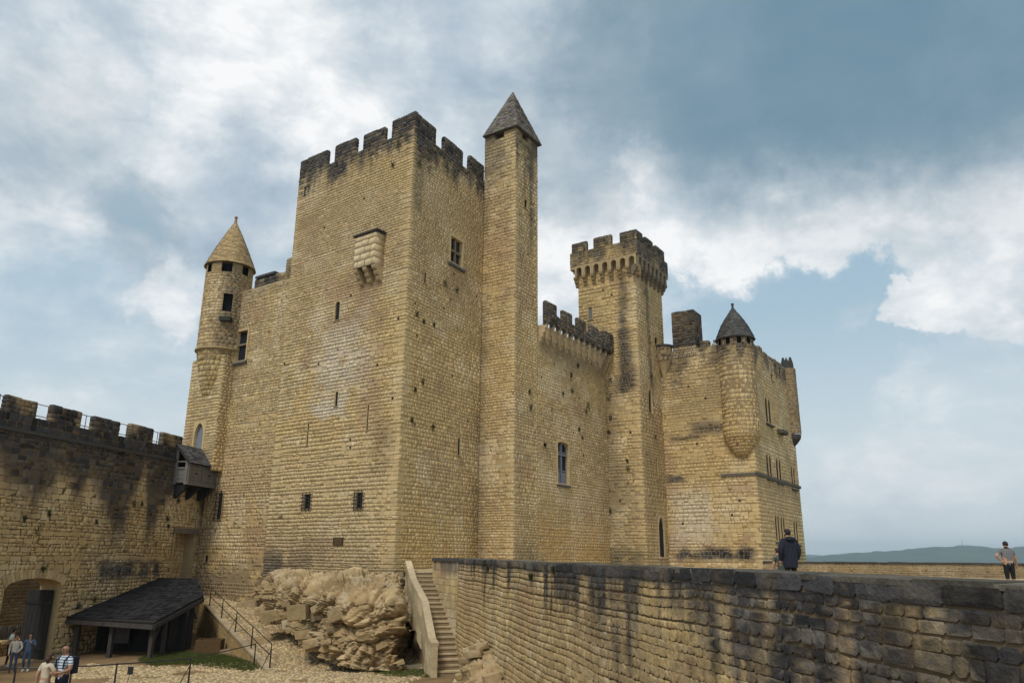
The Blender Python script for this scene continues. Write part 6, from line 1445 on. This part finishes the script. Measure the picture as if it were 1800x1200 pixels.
person('woman in a cream sleeveless top seen from behind beside the striped man', (p[0], p[1]-.15, p[2]), 30, 1.63, (SK, beige, khaki, shoe_w, 'short', 'long'), dict(hed=(.02,.03,.905), top=(.025,.03,.955), lel=(-.14,-.05,.65), lwr=(-.16,-.03,.52), lha=(-.165,-.02,.47), rel=(.16,.06,.66), rwr=(.13,.16,.60), rha=(.12,.19,.58)), hair=(.05,.028,.016), hairlen=.03, fat=1.1)
p = on_feet(44, 1180); person('person in a denim jacket and jeans raising a hand before the open gate', p, 165, 1.66, (SKD, denimj, denim, shoe_w, 'long', 'long'), dict(lel=(-.16,.03,.66), lwr=(-.07,.10,.74), lha=(-.03,.105,.79), rel=(.165,.0,.66), rkn=(.07,.06,.29)), hair=(.012,.011,.012), hairlen=.02, fat=1.1)
p = on_feet(20, 1182); person('woman in a grey beige jumper and jeans at the left edge of the gate group', p, 140, 1.62, (SKD, cloth('oatmeal', (.36,.34,.30)), denim, shoe_d, 'long', 'long'), dict(lel=(-.15,.05,.65), lwr=(-.06,.12,.56), lha=(-.03,.13,.53)), hair=(.05,.03,.018), hairlen=.03, fat=1.12)
p = on_feet(10, 1172); person('man in a white tee shirt and black trousers behind the woman in the jumper', (p[0], p[1], p[2]), 60, 1.76, (SKD, white, black, shoe_w, 'short', 'long'), dict(hed=(.0,.08,.90), top=(0,.085,.95), nek=(0,.04,.83), nk2=(0,.055,.86), che=(0,.02,.70), lsh=(-.105,.03,.80), rsh=(.105,.03,.80), lel=(-.13,.07,.66), lwr=(-.10,.18,.60), lha=(-.08,.22,.58)), hair=(.012,.01,.01), fat=1.1)
# two visitors on the roof of the lodging
def roof_person(x, y, f, s, back, label, c, H=1.7):
    q = f.pt(s, d=-back); pz_ = atY(x, y, q[1])[2]; t = atY(x, y, q[1]); person(label, (t[0], t[1], pz_-H), 150, H, (SK, c, black, shoe_d, 'long', 'long'), None, hair=(.03,.022,.016))
s_ = BLF.hit(1255, 610)[0]; roof_person(1255, 597, BLF, s_, 1.2, 'tiny visitor in a pale top on the lodging roof beside the round turret', cloth('pale', (.45,.42,.36)))
s_ = BRF.hit(1365, 645)[0]; roof_person(1365.5, 639, BRF, s_, 1.0, 'tiny dark visitor looking over the far parapet of the lodging roof', black)

# ------------------------------------------------------------------ haze in the valley air
hz = MB().hexa([(-9200,-700,-141),(9200,-700,-141),(9200,9100,-141),(-9200,9100,-141)], [(-9200,-700,190),(9200,-700,190),(9200,9100,190),(-9200,9100,190)])
hm = bpy.data.materials.new('haze_air'); hm.use_nodes = True; nt = hm.node_tree; nt.nodes.clear(); vo = nt.nodes.new('ShaderNodeVolumePrincipled'); vo.inputs['Color'].default_value = (.68,.88,1,1); vo.inputs['Density'].default_value = 1.3e-4; vo.inputs['Anisotropy'].default_value = .2
ou = nt.nodes.new('ShaderNodeOutputMaterial'); nt.links.new(vo.outputs[0], ou.inputs['Volume'])
ho = hz.build('haze', hm); ho['kind'] = 'stuff'
for o in list(bpy.data.objects):
    if '_loc' in o: del o['_loc']
